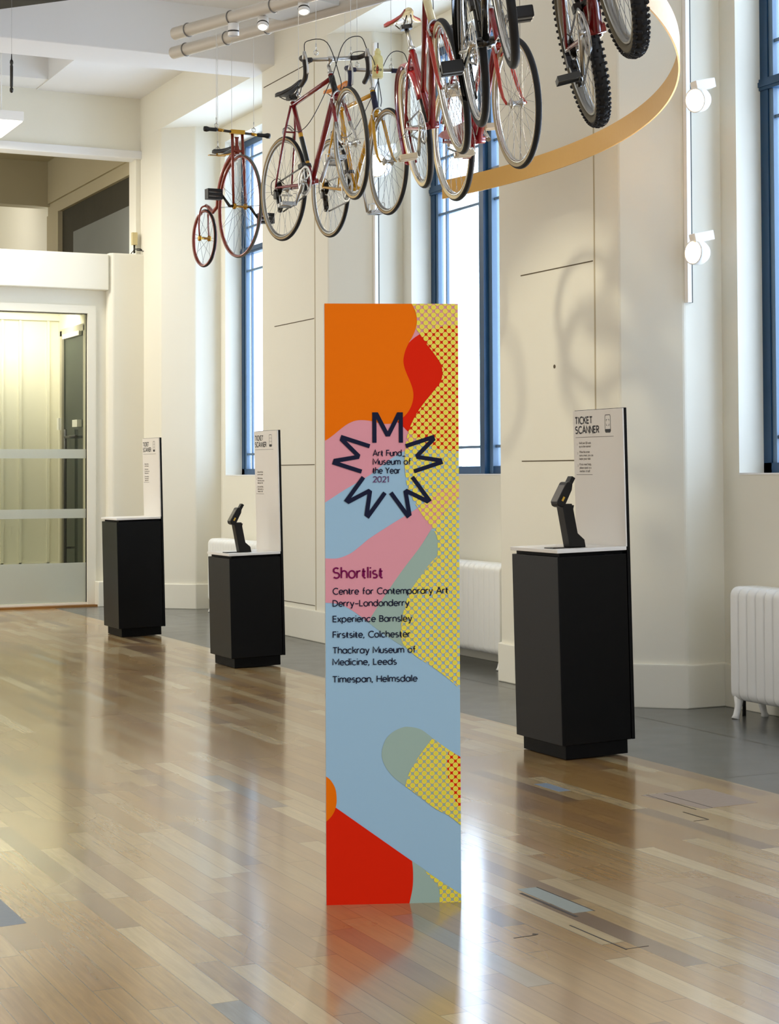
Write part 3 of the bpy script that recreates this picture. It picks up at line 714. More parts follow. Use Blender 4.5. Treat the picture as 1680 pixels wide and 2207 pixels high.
def scanner(loc, label):
    t = thing('ticket_scanner', label, 'ticket scanner', loc, None, 'handheld ticket scanners on the plinths')
    MB().box(-.03, .175, -.045, .045, 0, .012).build('base_plate', SCANB, t, .003)
    st = MB(); st.prism([(.078, .012), (.172, .012), (.165, .050), (.125, .083), (.100, .205), (.105, .225), (.045, .228), (.038, .215)], (0, -.032, 0), (1, 0, 0), (0, 0, 1), (0, .064, 0)); s = st.build('stand', SCANB, t, .003)
    MB().box(.076, .084, -.016, .016, .045, .054).build('maker_plate', WHITEP, t)
    a = math.radians(60); dx, dz = math.cos(a), math.sin(a); o = Vector((.018, 0, .222)); e1 = Vector((dx, 0, dz)); e2 = Vector((-dz, 0, dx))
    hh = MB(); hh.prism([(-.004, .008), (.01, .022), (.125, .022), (.135, .012), (.135, -.012), (.11, -.022), (.02, -.026), (-.002, -.014)], o+Vector((0, -.036, 0)), e1, e2, (0, .072, 0))
    h = hh.build('handheld', SCANB, t, .006)
    s2 = MB(); s2.prism([(.012, .0222), (.108, .0222), (.108, .0235), (.012, .0235)], o+Vector((0, -.029, 0)), e1, e2, (0, .058, 0)); s2.build('screen', SCREEN, h)
    s2 = MB(); s2.prism([(.028, -.004), (.052, -.004), (.052, .006), (.028, .006)], o+Vector((0, -.0385, 0)), e1, e2, (0, .004, 0)); s2.build('trigger', YBTN, h)
    s2 = MB(); s2.prism([(.130, .004), (.172, .004), (.172, -.018), (.126, -.018)], o+Vector((0, -.022, 0)), e1, e2, (0, .044, 0)); s2.build('scan_head', SCANB, h, .003)
    MB().box(.04, .10, -.02, .02, .210, .232).build('cradle', SCANB, t, .003)
    return t
scanner((4.600, 7.685, 1.0405), 'black handheld ticket scanner on a stand, on the plinth right of the totem')
scanner((4.590, 12.36, .8385), 'black handheld ticket scanner on a stand, on the low plinth left of the totem')

# ------------------------------------------------------------------ radiators
def radiator(y1, y0, label):
    t = thing('radiator', label, 'radiator', (6.345, y1, 0), None, 'white column radiators under the windows')
    n = int(round((y1-y0)/.0790)); pitch = (y1-y0)/n; hw = .118
    for i in range(n):
        a = -i*pitch; b = a-pitch*.995; mb = MB()
        def outline(w, z0, z1, r, k=5):
            P = []
            for cx, cz, s in ((w-r, z1-r, 0), (-w+r, z1-r, 90), (-w+r, z0+r, 180), (w-r, z0+r, 270)):
                P += A(cx, cz, r, r, s, s+90, k)
            return P
        O1 = outline(hw, .105, .765, .055); e = .010
        c = Vector((0, .43))
        def sh(P, f): return [((p[0])*(1-f/hw), c.y+(p[1]-c.y)*(1-f/.33)) for p in P]
        rings = [[(p[0], y, p[1]) for p in sh(O1, f)] for y, f in ((a, .0065), (a-.004, .002), (a-.014, 0), (b+.014, 0), (b+.004, .002), (b, .0065))]
        mb.loft(rings, 0, True)
        mb.build('section', RADM, t)
    for yy in (-.03, -(y1-y0)+.03):
        for sx in (-.085, .085):
            f = MB(); f.tube([(sx*1.25, yy, 0), (sx*1.18, yy, .02), (sx, yy, .07), (sx*.95, yy, .14)], [.026, .020, .022, .034], 10, sx=.9); f.build('foot', RADM, t)
    g = MB(); g.box(-.022, .0, -(y1-y0)-.004, -(y1-y0)+.001, .20, .66); g.build('column_gap_shade', mat('radiator_shadow_slot', (150, 140, 120), .7), t)  # darker strip on the end face paints the shade between the columns
    v = MB(); v.cyl((.02, .001, .16), (.02, .07, .16), .013); v.cyl((.02, .055, .0), (.02, .055, .19), .011); v.sphere((.02, .055, .215), .026, sc=(1, 1, .6)); v.build('valve', BLK if y1 < 9 else RADM, t)
    return t
radiator(8.42, 6.68, 'white column radiator under the window at the right edge')
radiator(12.93, 11.17, 'white column radiator between the totem and the near plinth')
radiator(17.38, 15.64, 'white column radiator half hidden behind the low ticket plinth')

# ------------------------------------------------------------------ lamps on the walls and rails
def aim(o, d):
    d = Vector(d).normalized(); o.rotation_euler = d.to_track_quat('X', 'Z').to_euler()
def wall_globe(loc, d, label, energy, size=.74):
    t = thing('wall_spotlight', label, 'spotlight', loc, None, 'white globe spotlights on the wall tracks')
    d = Vector(d).normalized(); s = d.cross(Vector((0, 0, 1))).normalized(); u = s.cross(d)
    h = MB(); h.lathe((0, 0, 0), d, [(.0, -.115), (.04, -.108), (.075, -.085), (.095, -.05), (.10, -.01), (.10, .035), (.092, .042), (.088, .030)], 28); h.build('housing', WHT, t)
    f = MB(); f.lathe((0, 0, 0), d, [(.0, .031), (.088, .031), (.088, .036), (.0, .040)], 28); f.build('lens', LAMP, t)
    b = MB(); c = Vector((.045, -.005, .125)); b.bar(c-Vector((.085, 0, .015)), c+Vector((.085, -.02, .02)), .10, .075); b.build('adapter_box', WHT, t, .003)
    k = MB(); k.cyl((.02, 0, .07), (.03, 0, .115), .018); k.build('swivel', WHT, t)
    t.scale = (size, size, size)
    p = Vector(loc)+d*.06
    light('wall_spotlight_beam', 'SPOT', p, energy, (1, .87, .66), p+d, spot_size=1.9, spot_blend=.7, shadow_soft_size=.08)
    return t
def track(x, y, z0, z1, label):
    t = thing('lighting_track', label, 'lighting track', (x, y, z0), None, 'vertical lighting tracks on the pillars')
    MB().box(-.022, .008, -.035, 0, 0, z1-z0).build('channel', WHT, t, .002)
    MB().box(.008, .020, -.028, 0, 0, z1-z0).build('slot', STEELD, t)
    return t
track(6.275, 8.878, 2.46, 5.05, 'white vertical lighting track with two globe lamps on the near pillar')
track(6.275, 13.343, 1.9, 5.05, 'white vertical lighting track on the far pillar behind the totem')
wall_globe((6.235, 8.70, 3.665), (-.93, -.30, -.20), 'upper white globe spotlight on the near pillar', 70)
wall_globe((6.215, 8.70, 2.745), (-.90, -.16, -.02), 'lower white globe spotlight on the near pillar', 60)
wall_globe((6.225, 13.165, 3.985), (-.80, -.6, -.12), 'lit globe spotlight on the far pillar seen through a bicycle wheel', 60, 1.0)

RAIL_DIR = Vector((.335, -.942, 0)).normalized()
def rail(p, L, label):
    t = thing('ceiling_rail', label, 'rail', p, None, 'beige tubular ceiling rails')
    m = MB(); m.lathe((0, 0, 0), RAIL_DIR, [(.028, 0), (.044, .012), (.044, L)], 20); m.build('tube', RAILM, t)
    for d in (1.55, L-.15):
        q = RAIL_DIR*d; r = MB(); r.cyl(q+Vector((0, 0, .03)), q+Vector((0, 0, 5.61-p[2])), .012); r.build('hanger_rod', RAILM, t)
    for d in (.16, .62, 1.05):
        q = RAIL_DIR*d; r = MB(); r.torus(q, Vector((0, 0, 1)), RAIL_DIR.cross(Vector((0, 0, 1))), .047, .004, 24, 6); r.build('cable_loop', WIRE, t)
    return t
rail((3.935, 11.66, 4.5), 3.0, 'upper beige tube of the pair of ceiling rails over the bicycles')
rail((4.105, 12.20, 4.5), 3.2, 'lower beige tube of the pair of ceiling rails over the bicycles')
def rail_spot(p, d, label, lit=None):
    t = thing('rail_spotlight', label, 'spotlight', p, None, 'small white spotlights on the ceiling rails')
    d = Vector(d).normalized()
    m = MB(); m.lathe((0, 0, 0), d, [(.0, -.085), (.036, -.08), (.038, 0), (.034, .004), (.030, -.006)], 20); m.build('housing', WHT, t)
    m = MB(); m.lathe((0, 0, 0), d, [(.0381, -.032), (.0392, -.030), (.0392, -.024), (.0381, -.022)], 20); m.build('trim_band', STEELD, t)
    m = MB(); m.lathe((0, 0, 0), d, [(0, -.006), (.030, -.006), (.030, -.003), (0, -.002)], 20); m.build('lens', lit or GREYM, t)
    m = MB(); m.tube([-d*.06, -d*.085+Vector((.0, 0, .01)), Vector((.0, 0, .115))], .008, 8); m.build('bracket', ALU, t)
    return t
rail_spot((4.150, 11.055, 4.375), (.03, .05, -1), 'unlit white spotlight pointing straight down from the ceiling rail')
rail_spot((4.250, 10.775, 4.375), (-.22, -.45, -.9), 'white spotlight with a tilted lens beside the grey ceiling tray', DIFF)
rail_spot((4.385, 10.395, 4.40), (-.1, -.35, -.9), 'brightly lit ceiling spotlight at the top edge, over the racing bicycle', LAMP)
tr = MB(); Rm = Matrix.Rotation(math.atan2(RAIL_DIR.y, RAIL_DIR.x), 4, 'Z'); tr.M = Matrix.Translation((4.40, 10.86, 4.505)) @ Rm
tr.box(-.10, .46, -.10, .12, -.012, .03)
tg = thing('cable_tray', 'flat grey metal tray bridging the two ceiling rails', 'tray')
tr.build('tray_plate', GREYM, tg, .003)

lp = thing('ceiling_light', 'flat white ceiling light panel glowing at the left edge', 'ceiling light', (3.2, 17.56, 5.0))
MB().box(-1.0, 1.135, 0, .95, .004, .10).build('housing', WHT, lp, .004)
MB().box(-.99, 1.125, .012, .94, -.004, .006).build('diffuser', DIFF, lp)
for hx in (.35, 1.0):
    q = MB(); q.cyl((hx, .4, .10), (hx, .4, .95), .006); q.build('hanger', WHT, lp)
tb = thing('turnbuckle', 'dark metal turnbuckle hanging near the left edge of the ceiling', 'turnbuckle', (3.117, 13.0, 4.28))
q = MB(); q.lathe((0, 0, 0), (0, 0, 1), [(.006, 0), (.014, .01), (.014, .03), (.009, .04), (.012, .05), (.012, .20), (.009, .21), (.014, .225), (.012, .24), (.005, .25), (.003, .29)], 10); q.build('barrel', STEELD, tb)
q = MB(); q.cyl((0, 0, .28), (0, 0, 1.33), .0010, n=6); q.build('hanging_wire', WIRE, tb)
jb = thing('junction_box', 'small cream electrical box on the wall above the ledge', 'junction box', (5.89, 18.79, 3.94))
MB().box(-.05, .01, -.05, 0, .03, .17).build('cover', mat('aged_cream_plastic', (206, 190, 140), .5), jb, .004)
q = MB(); q.cyl((-.02, -.025, -.06), (-.02, -.025, .03), .012); q.build('cable_gland', STEELD, jb)
cc = thing('cable_coil', 'loose coil of black cable lying on the ledge corner', 'cable', (5.93, 18.73, 3.866))
q = MB(); q.tube(cat_curve([(-.11, 0, .003), (-.07, -.03, .05), (0, 0, .06), (.06, .02, .02), (.08, -.03, .003), (.02, -.05, .03), (-.05, -.01, .045), (.03, .03, .05), (.09, 0, .003)], 5), .005, 6); q.build('cable_strand', BLK, cc)

# curved brass-coloured band hanging behind the bicycles
rg = thing('hanging_band', 'large curved gold-coloured metal band hung behind the bicycles', 'hanging band', (.64, 9.59, 3.30))
q = MB(); q.ring((0, 0, 0), (1, 0, 0), (0, 1, 0), [(4.98, 0), (4.988, 0), (4.988, .125), (4.98, .125)], 160, m=0, a0=math.radians(-54), a1=math.radians(12.2), s=False); q.build('band', GOLD, rg)
for a in (-44, 2.0):
    p = Vector((4.984*math.cos(math.radians(a)), 4.984*math.sin(math.radians(a)), .125))
    q = MB(); q.cyl(p, p+Vector((0, 0, (5.15 if a > 0 else 5.61)-3.30-.125)), .002, n=6); q.build('hanging_wire', WIRE, rg)

# ------------------------------------------------------------------ bicycles (x forward, y left, z up; wheels stand on z = 0)
def pose(o, rear_axle, head, pitch, lean, R):
    a, p, l = math.radians(head), math.radians(pitch), math.radians(lean)
    h = Vector((math.cos(a)*math.cos(p), math.sin(a)*math.cos(p), math.sin(p)))
    n0 = Vector((-math.sin(a), math.cos(a), 0)); u0 = h.cross(n0)
    u = math.cos(l)*u0+math.sin(l)*n0; n = u.cross(h)
    q = Matrix.Identity(4); b = Vector(rear_axle)-u*R
    for i in range(3): q[i][0], q[i][1], q[i][2], q[i][3] = h[i], n[i], u[i], b[i]
    o.matrix_world = q
    return q
EX, EZ = Vector((1, 0, 0)), Vector((0, 0, 1))
def P3(p): return Vector((p[0], 0, p[1])) if len(p) == 2 else Vector(p)
def wheel(root, name, x, z, R, t, M=None, side=TAN, rim=RIM, nsp=32, knob=False, hubm=ALU, tread=RUB, flange=.022, cassette=False, rimd=.018):
    c = (x, 0, z)
    ro = R-2*t+.004; ri = ro-rimd; w = t*.78
    m = MB(M); m.ring(c, EX, EZ, [(ro, -w), (ro, w), (ro-.008, w*1.02), (ri, w*.45), (ri, -w*.45), (ro-.008, -w*1.02)], 72)
    rm = m.build(name, rim, root)
    m = MB(M); k = 14
    prof = [(R-t+t*math.cos(2*PI*i/k), t*math.sin(2*PI*i/k)) for i in range(k)]
    mats = [0 if math.cos(2*PI*(i+.5)/k) > .35 else 1 for i in range(k)]
    m.ring(c, EX, EZ, prof, 84, mats=mats)
    if knob:
        for i in range(74):
            a = 2*PI*i/74; d = Vector((math.cos(a), 0, math.sin(a))); tg = Vector((-math.sin(a), 0, math.cos(a))); Y = Vector((0, 1, 0))
            for yy, rr, wd in ((-.72, .70, .008), (.72, .70, .008), (-.28 if i % 2 else .28, .97, .010)):
                q = Vector(c)+d*(R-t+t*rr*.98)+Y*(t*yy*1.12); a2 = [(-wd, -.006), (wd, -.006), (wd, .006), (-wd, .006)]
                nd = (d*rr+Y*yy).normalized(); ny = tg.cross(nd)
                m.hexa([q+ny*u+tg*v for u, v in a2]+[q+nd*.009+ny*u*.8+tg*v*.8 for u, v in a2], 0)
    m.build('tyre', [tread, side], rm)
    m = MB(M)
    for i in range(nsp):
        sd = 1 if i % 2 else -1; a = 2*PI*i/nsp; off = (.55 if (i//2) % 2 else -.55)
        p = Vector((x+flange*math.cos(a+off*2.0), sd*.028, z+flange*math.sin(a+off*2.0))); q = Vector((x+(ri+.002)*math.cos(a), sd*.003, z+(ri+.002)*math.sin(a)))
        m.cyl(p, q, .0012, n=4, caps=False)
    m.build('spokes', WIRE, rm)
    m = MB(M); m.lathe((x, -.052, z), (0, 1, 0), [(.006, 0), (.006, .014), (.012, .016), (flange+.004, .022), (flange+.004, .026), (.013, .032), (.013, .072), (flange+.004, .078), (flange+.004, .082), (.012, .088), (.006, .090), (.006, .104)], 16)
    m.build('hub', hubm, rm)
    if cassette:
        m = MB(M)
        for i in range(5): m.lathe((x, -.030-.0045*i, z), (0, -1, 0), [(.02, 0), (.046-.005*i, 0), (.046-.005*i, .0025), (.02, .0025)], 20)
        m.build('sprockets', STEELD, rm)
    return rm
def pedal(root, x, y, z, kind, sgn, parent_name='pedal'):
    m = MB(); y1 = y+sgn*.105
    if kind == 'block':
        m.cyl((x, y, z), (x, y1+sgn*.006, z), .009, n=10)
        p = m.build(parent_name, CHROME, root)
        for dz, dx in ((.0, .026), (.0, -.026)):
            b = MB(); b.box(x+dx-.016, x+dx+.016, min(y+sgn*.008, y1), max(y+sgn*.008, y1), z-.015, z+.015); b.build('rubber_block', PLAST, p, .005)
        return p
    if kind == 'black_block':
        m.cyl((x, y, z), (x, y1+sgn*.006, z), .009, n=10); p = m.build(parent_name, STEELD, root)
        for dx in (.026, -.026):
            b = MB(); b.box(x+dx-.019, x+dx+.019, min(y+sgn*.006, y1), max(y+sgn*.006, y1), z-.026, z+.026); b.build('rubber_block', BLK, p, .006)
        return p
    ya, yb = min(y+sgn*.012, y1), max(y+sgn*.012, y1)
    m.cyl((x, y, z), (x, y1, z), .008, n=10); m.box(x-.036, x+.036, ya, ya+.003, z-.010, z+.010); m.box(x-.036, x+.036, yb-.003, yb, z-.010, z+.010)
    m.box(x-.038, x-.034, ya, yb, z-.012, z+.012); m.box(x+.034, x+.038, ya, yb, z-.012, z+.012)
    p = m.build(parent_name, STEELD if kind == 'black_cage' else ALU, root)
    if kind == 'clip':
        b = MB()
        for yy in (ya+.02, yb-.02): b.tube(cat_curve([(x+.036, yy, z), (x+.085, yy, z+.01), (x+.095, yy, z+.045), (x+.05, yy, z+.06)], 4), .003, 5)
        b.box(x-.005, x+.02, ya+.01, yb-.01, z+.055, z+.060); b.tube([(x, ya, z-.01), (x+.005, ya-.002, z+.058)], .004, 5); b.build('toe_clip', ALU, p)
    return p
def saddle(root, x, z, mat_top, mat_side=None, L=.27, wd=.145, nose=.04, tilt=0, rails=True):
    """nose points forward; wide tail behind"""
    sec = [(-.55, .55, .020), (-.50, .85, .045), (-.40, 1.0, .055), (-.22, .92, .055), (-.05, .62, .048), (.12, .38, .042), (.30, .30, .040), (.44, .27, .034), (.5, .18, .020)]
    rings = []
    for u, w, d in sec:
        xx = x+u*L; hw = max(w*wd/2, nose/2*(.7 if u > .47 else 1)); zz = z+(.012 if u < -.3 else 0)+u*L*math.tan(math.radians(tilt))
        rings.append([(xx, hw*1.0, zz-d*.55), (xx, hw*.98, zz-.012), (xx, hw*.75, zz), (xx, 0, zz+.004), (xx, -hw*.75, zz), (xx, -hw*.98, zz-.012), (xx, -hw*1.0, zz-d*.55), (xx, -hw*.6, zz-d*.42), (xx, hw*.6, zz-d*.42)])
    m = MB(); m.loft(rings, 0, True)
    if mat_side:
        for i in range(len(m.ms)):
            k = i % 9
            if i < 9*(len(sec)-1) and k in (0, 1, 4, 5) : m.ms[i] = 1
    s = m.build('saddle', [mat_top]+([mat_side] if mat_side else []), root)
    if rails:
        b = MB()
        for yy in (-.022, .022): b.tube(cat_curve([(x+.42*L, yy*.5, z-.025), (x+.2*L, yy, z-.055), (x-.2*L, yy, z-.06), (x-.46*L, yy*1.6, z-.02)], 4), .0035, 6)
        b.box(x-.045, x+.005, -.03, .03, z-.072, z-.048); b.build('saddle_rails', STEELD, s)
    return s
def mudguard(root, x, z, R, a0, a1, m_, M=None, w=.03, name='mudguard'):
    m = MB(M); r = R+.014
    m.ring((x, 0, z), EX, EZ, [(r-.012, -w), (r+.002, -w*.75), (r+.008, 0), (r+.002, w*.75), (r-.012, w), (r-.010, w*.9), (r, w*.6), (r+.004, 0), (r, -w*.6), (r-.010, -w*.9)], 40, a0=math.radians(a0), a1=math.radians(a1))
    g = m.build(name, m_, root)
    s = MB(M)
    for yy in (-.045, .045):
        a = math.radians(a0+8 if a0 > 90 else a1-8); a = math.radians((a0+a1)/2+abs(a1-a0)*.36 if x < .3 else (a0+a1)/2+abs(a1-a0)*.36)
        s.cyl((x, yy, z), (x+(r-.006)*math.cos(a), yy*.55, z+(r-.006)*math.sin(a)), .0022, n=5)
    s.build('mudguard_stay', STEELD, g)
    return g
def bicycle(label, rear, head, pitch, lean, steer=0, wb=1.0, R=.34, t=.014, kind='diamond', fr=RED, fk=None, headm=None, seat_z=.83, head_len=.15, side=TAN, rim=RIM,
            tread=RUB, bars='drop', tape=TAPE, crank=(-100), pedals='cage', guards=None, front_guard=True, saddle_m=(BLK, None), saddle_h=.12, tube_r=.015, dr=.017, chaincase=None, knob=False, gears=True, bb=(.42, .27), fork_tip=None, group='bicycles hung in a row from the ceiling', ring_m=ALU, bar_w=.40, crank_m=ALU, decals=None, cables=True, stem_h=.12, hubm=ALU):
    b = thing('bicycle', label, 'bicycle', group=group)
    fk = fk or fr
    RA, FA, BB = Vector((0, 0, R)), Vector((wb, 0, R)), Vector((bb[0], 0, bb[1]))
    ax = Vector((-.292, 0, .956)); ft = Vector((.956, 0, .292)); base = FA-ft*.045; HB = base+ax*(R+.045); HT = HB+ax*head_len
    S = Matrix.Translation(base) @ Matrix.Rotation(math.radians(steer), 4, ax) @ Matrix.Translation(-base)
    sd = (Vector((-.292, 0, .956))).normalized(); SC_ = BB+sd*((seat_z-BB.z)/.956)
    # frame
    m = MB()
    m.cyl(BB+Vector((0, -.036, 0)), BB+Vector((0, .036, 0)), .021, n=16)
    m.cyl(BB, SC_+sd*.015, tube_r, n=12)
    m.cyl(HB-ax*.005, HT, tube_r+.003, n=14)
    if kind == 'diamond':
        m.cyl(SC_-sd*.01, HT-ax*.022, tube_r-.001, n=12); m.cyl(BB, HB+ax*.028, dr, n=12)
    elif kind == 'step':
        m.cyl(BB+Vector((.005, 0, .0)), HB+ax*.03, dr+.003, n=12); m.cyl(BB+sd*.20, HT-ax*.03, tube_r-.001, n=12)
    elif kind == 'single':
        m.cyl(BB+Vector((.005, 0, .0)), HB+ax*(head_len*.45), dr+.004, n=14)
    for s in (-1, 1):
        m.tube([BB+Vector((-.03, s*.020, 0)), BB+Vector((-.12, s*.036, .008)), RA+Vector((.03, s*.056, -.002)), RA+Vector((0, s*.058, 0))], [.011, .011, .008, .007], 8)
        m.tube([SC_+Vector((-.008, s*.014, -.01)), SC_+(RA-SC_)*.3+Vector((0, s*.034, 0)), RA+Vector((.012, s*.057, .03)), RA+Vector((0, s*.058, 0))], [.008, .008, .0065, .006], 8)
    bp = SC_+(RA-SC_)*((SC_-RA).length-R-.03)/(SC_-RA).length; m.cyl(bp+Vector((0, -.034, 0)), bp+Vector((0, .034, 0)), .006, n=8)
    f = m.build('frame', fr, b)
    if headm:
        h2 = MB(); h2.cyl(HB+ax*.012, HT-ax*.012, tube_r+.0042, n=16); h2.build('head_tube', headm, f)
    if decals:
        for (m_, a0, a1) in decals:
            d2 = MB(); d2.cyl(BB+sd*a0, BB+sd*a1, tube_r+.0008, n=14, caps=False); d2.build('seat_tube_band', m_, f)
    # fork and front assembly
    m = MB(S); m.cyl(HB-ax*.03+Vector((0, -.034, 0)), HB-ax*.03+Vector((0, .034, 0)), .012, n=10)
    m.cyl(HB-ax*.03, HB, tube_r-.002, n=12); mid = None
    for s in (-1, 1):
        p = [HB-ax*.03+Vector((0, s*.034, 0)), HB-ax*.16+Vector((0, s*.042, 0)), base+ax*.12+Vector((0, s*.049, 0)), base+ax*.05+ft*.014+Vector((0, s*.052, 0)), FA+Vector((0, s*.053, 0))]
        m.tube(cat_curve(p, 4), [.0125]*5+[.011]*5+[.009]*4+[.008]*3, 8) if False else m.tube(p, [.0125, .012, .010, .008, .007], 9)
    fo = m.build('fork', fk, b)
    if fork_tip:
        m = MB(S)
        for s in (-1, 1): m.tube([HB-ax*.20+Vector((0, s*.0434, 0)), base+ax*.12+Vector((0, s*.049, 0)), base+ax*.05+ft*.014+Vector((0, s*.052, 0)), FA+Vector((0, s*.053, 0))], [.0125, .0107, .0087, .0077], 9)
        m.build('fork_tip', fork_tip, fo)
    wheel(b, 'rear_wheel', 0, R, R, t, None, side, rim, knob=knob, cassette=gears, tread=tread, hubm=hubm)
    wheel(b, 'front_wheel', wb, R, R, t, S, side, rim, knob=knob, tread=tread, hubm=hubm)
    # bars and stem
    ST = HT+ax*stem_h; CL = ST+Vector((.075, 0, .012))
    m = MB(S); m.cyl(HT, HT+ax*.018, tube_r+.004, n=12); m.cyl(HT, ST, .011, n=10); m.cyl(ST-Vector((.004, 0, .001)), CL, .011, n=10)
    m.cyl(CL+Vector((0, -.022, 0)), CL+Vector((0, .022, 0)), .017, n=12); st = m.build('stem', ALU, b)
    m = MB(S); g = MB(S); lv = MB(S); hw = bar_w/2
    if bars == 'drop':
        m.cyl(CL+Vector((0, -hw+.03, 0)), CL+Vector((0, hw-.03, 0)), .0125, n=12)
        for s in (-1, 1):
            pts = cat_curve([CL+Vector(v) for v in ((0, s*(hw-.075), 0), (.004, s*(hw-.025), 0), (.035, s*hw, .0), (.08, s*hw, -.012), (.098, s*hw, -.055), (.085, s*hw, -.105), (.045, s*hw, -.135), (-.04, s*(hw+.004), -.145))], 5)
            g.tube(pts, .0155, 10)
            q = CL+Vector((.098, s*hw, -.03))
            lv.tube([q+Vector((-.015, 0, -.01)), q+Vector((.012, 0, .02)), q+Vector((.022, 0, .045))], [.014, .015, .010], 8)
            lv.tube(cat_curve([q+Vector((.02, 0, .035)), q+Vector((.045, 0, .0)), q+Vector((.04, 0, -.06)), q+Vector((.025, 0, -.10))], 4), .006, 6)
    else:
        rise = .06 if bars == 'north' else .01; back = -.10 if bars == 'north' else -.03
        for s in (-1, 1):
            pts = cat_curve([CL+Vector(v) for v in ((0, 0, 0), (.01, s*.05, .0), (.01, s*hw*.6, rise*.8), (back*.4, s*hw*.92, rise), (back, s*hw, rise*.95))], 4)
            m.tube(pts, .011, 10); e = CL+Vector((back, s*hw, rise*.95)); e0 = CL+Vector((back*.4, s*hw*.92, rise)) ; g.cyl(e0, e+(e-e0)*.25, .016, n=10)
            lv.tube([e0+Vector((.03, 0, -.005)), e0+Vector((.02, s*.03, -.03)), e+Vector((.03, s*.0, -.035))], .006, 6)
    hb = m.build('handlebar', ALU if bars != 'flat' else BLK, b); g.build('bar_tape' if bars == 'drop' else 'hand_grip', tape, hb); lv.build('brake_lever', ALU, hb)
    # brakes and cables
    m = MB(); q = HB-ax*.012+ft*.028
    for p0, y in ((q, .03), (bp+Vector((-.028, 0, .02)), .03)):
        m.tube(cat_curve([p0+Vector((0, -y, -.055)), p0+Vector((0, -y-.006, -.01)), p0+Vector((0, 0, .02)), p0+Vector((0, y+.006, -.01)), p0+Vector((0, y, -.055))], 4), .006, 6)
        m.box(p0.x-.01, p0.x+.01, -y-.008, -y+.002, p0.z-.06, p0.z-.045); m.box(p0.x-.01, p0.x+.01, y-.002, y+.008, p0.z-.06, p0.z-.045)
    m.build('brake_caliper', ALU, b)
    if cables:
        m = MB()
        L = lambda s: S @ (CL+Vector((.115, s*hw, .012)))
        a, c = L(-1), L(1)
        if bars == 'drop':
            m.tube(cat_curve([a, a+Vector((-.015, .03, .075)), (a+c)/2+Vector((-.01, -.05, .05)), HT+Vector((.06, .03, -.04)), q+Vector((.0, .02, .03))], 6), .0028, 6)
            m.tube(cat_curve([c, c+Vector((-.02, -.03, .085)), (a+c)/2+Vector((-.02, .07, .06)), HT+Vector((.05, -.03, -.05)), SC_+(HT-SC_)*.55+Vector((0, -.03, -.20)), SC_+(HT-SC_)*.18+Vector((0, -.03, -.22)), SC_+Vector((-.05, -.02, -.13)), bp+Vector((-.04, -.03, .03))], 6), .0028, 6)
        else:
            m.tube(cat_curve([CL+Vector((-.02, hw*.9, .03)), CL+Vector((.07, .04, .03)), HT+Vector((.05, .02, -.1)), BB+Vector((.1, .02, .25)), BB+Vector((-.05, .03, .1)), RA+Vector((.1, .05, .05))], 6), .0025, 6)
        m.build('brake_cable', BLK, b)
    # seat
    SP = SC_+sd*saddle_h
    m = MB(); m.cyl(SC_, SP, .0125, n=10); m.lathe(SC_+sd*.008, sd, [(tube_r+.002, 0), (tube_r+.004, .004), (tube_r+.004, .018), (tube_r+.001, .022)], 12); m.build('seat_post', ALU, b)
    saddle(b, SP.x+.02, SP.z+.055, saddle_m[0], saddle_m[1], wd=.15 if kind == 'diamond' else .21, L=.27 if kind == 'diamond' else .25, tilt=4)
    # crankset: right-hand side is -y
    y0 = -.052; m = MB(); rc = .095 if gears else .088
    teeth = []
    for i in range(96):
        rr = rc+(.003 if i % 2 else -.002); teeth.append((rr*math.cos(2*PI*i/96), rr*math.sin(2*PI*i/96)))
    m.ring((BB.x, y0, BB.z), EX, EZ, [(rc-.018, -.0018), (rc, -.0018), (rc+.003, 0), (rc, .0018), (rc-.018, .0018)], 48)
    if gears: m.ring((BB.x, y0+.010, BB.z), EX, EZ, [(rc-.034, -.0018), (rc-.014, -.0018), (rc-.014, .0018), (rc-.034, .0018)], 40)
    for i in range(5):
        a = 2*PI*i/5+.3; m.bar((BB.x, y0+.003, BB.z), (BB.x+(rc-.012)*math.cos(a), y0+.002, BB.z+(rc-.012)*math.sin(a)), .012, .005, upv=(0, 1, 0))
    m.cyl((BB.x, y0-.02, BB.z), (BB.x, y0+.02, BB.z), .014, n=12)
    cr = m.build('chainring', ring_m, b)
    ca = math.radians(crank)
    for s, a in ((-1, ca), (1, ca+PI)):
        e = Vector((BB.x+.165*math.cos(a), s*.082, BB.z+.165*math.sin(a)))
        m = MB(); m.tube([(BB.x, s*.060, BB.z), (BB.x+.03*math.cos(a), s*.066, BB.z+.03*math.sin(a)), e], [.014, .012, .0095], 8); k = m.build('crank_arm', crank_m, b)
        pedal(k, e.x, s*.084, e.z, pedals, s)
    # chain and gear
    rs = .036
    m = MB(); top = [(BB.x-.02, y0, BB.z+rc), (0.01, y0+.012, R+rs)]; m.bar(top[0], top[1], .005, .009, upv=(0, 0, 1))
    if gears:
        dp = Vector((.035, y0+.010, R-.15)); m.bar((BB.x-.01, y0, BB.z-rc), dp+Vector((.02, 0, -.02)), .005, .009)
        m.bar(dp+Vector((.012, 0, 0)), (.03, y0+.012, R-.06), .005, .008, upv=(1, 0, 0)); m.ring((0, y0+.012, R), EX, EZ, [(rs-.004, -.003), (rs+.004, -.003), (rs+.004, .003), (rs-.004, .003)], 20, a0=math.radians(60), a1=math.radians(290))
    else:
        m.bar((BB.x-.02, y0, BB.z-rc), (.01, y0+.012, R-rs), .005, .009)
    m.build('chain', STEELD, b)
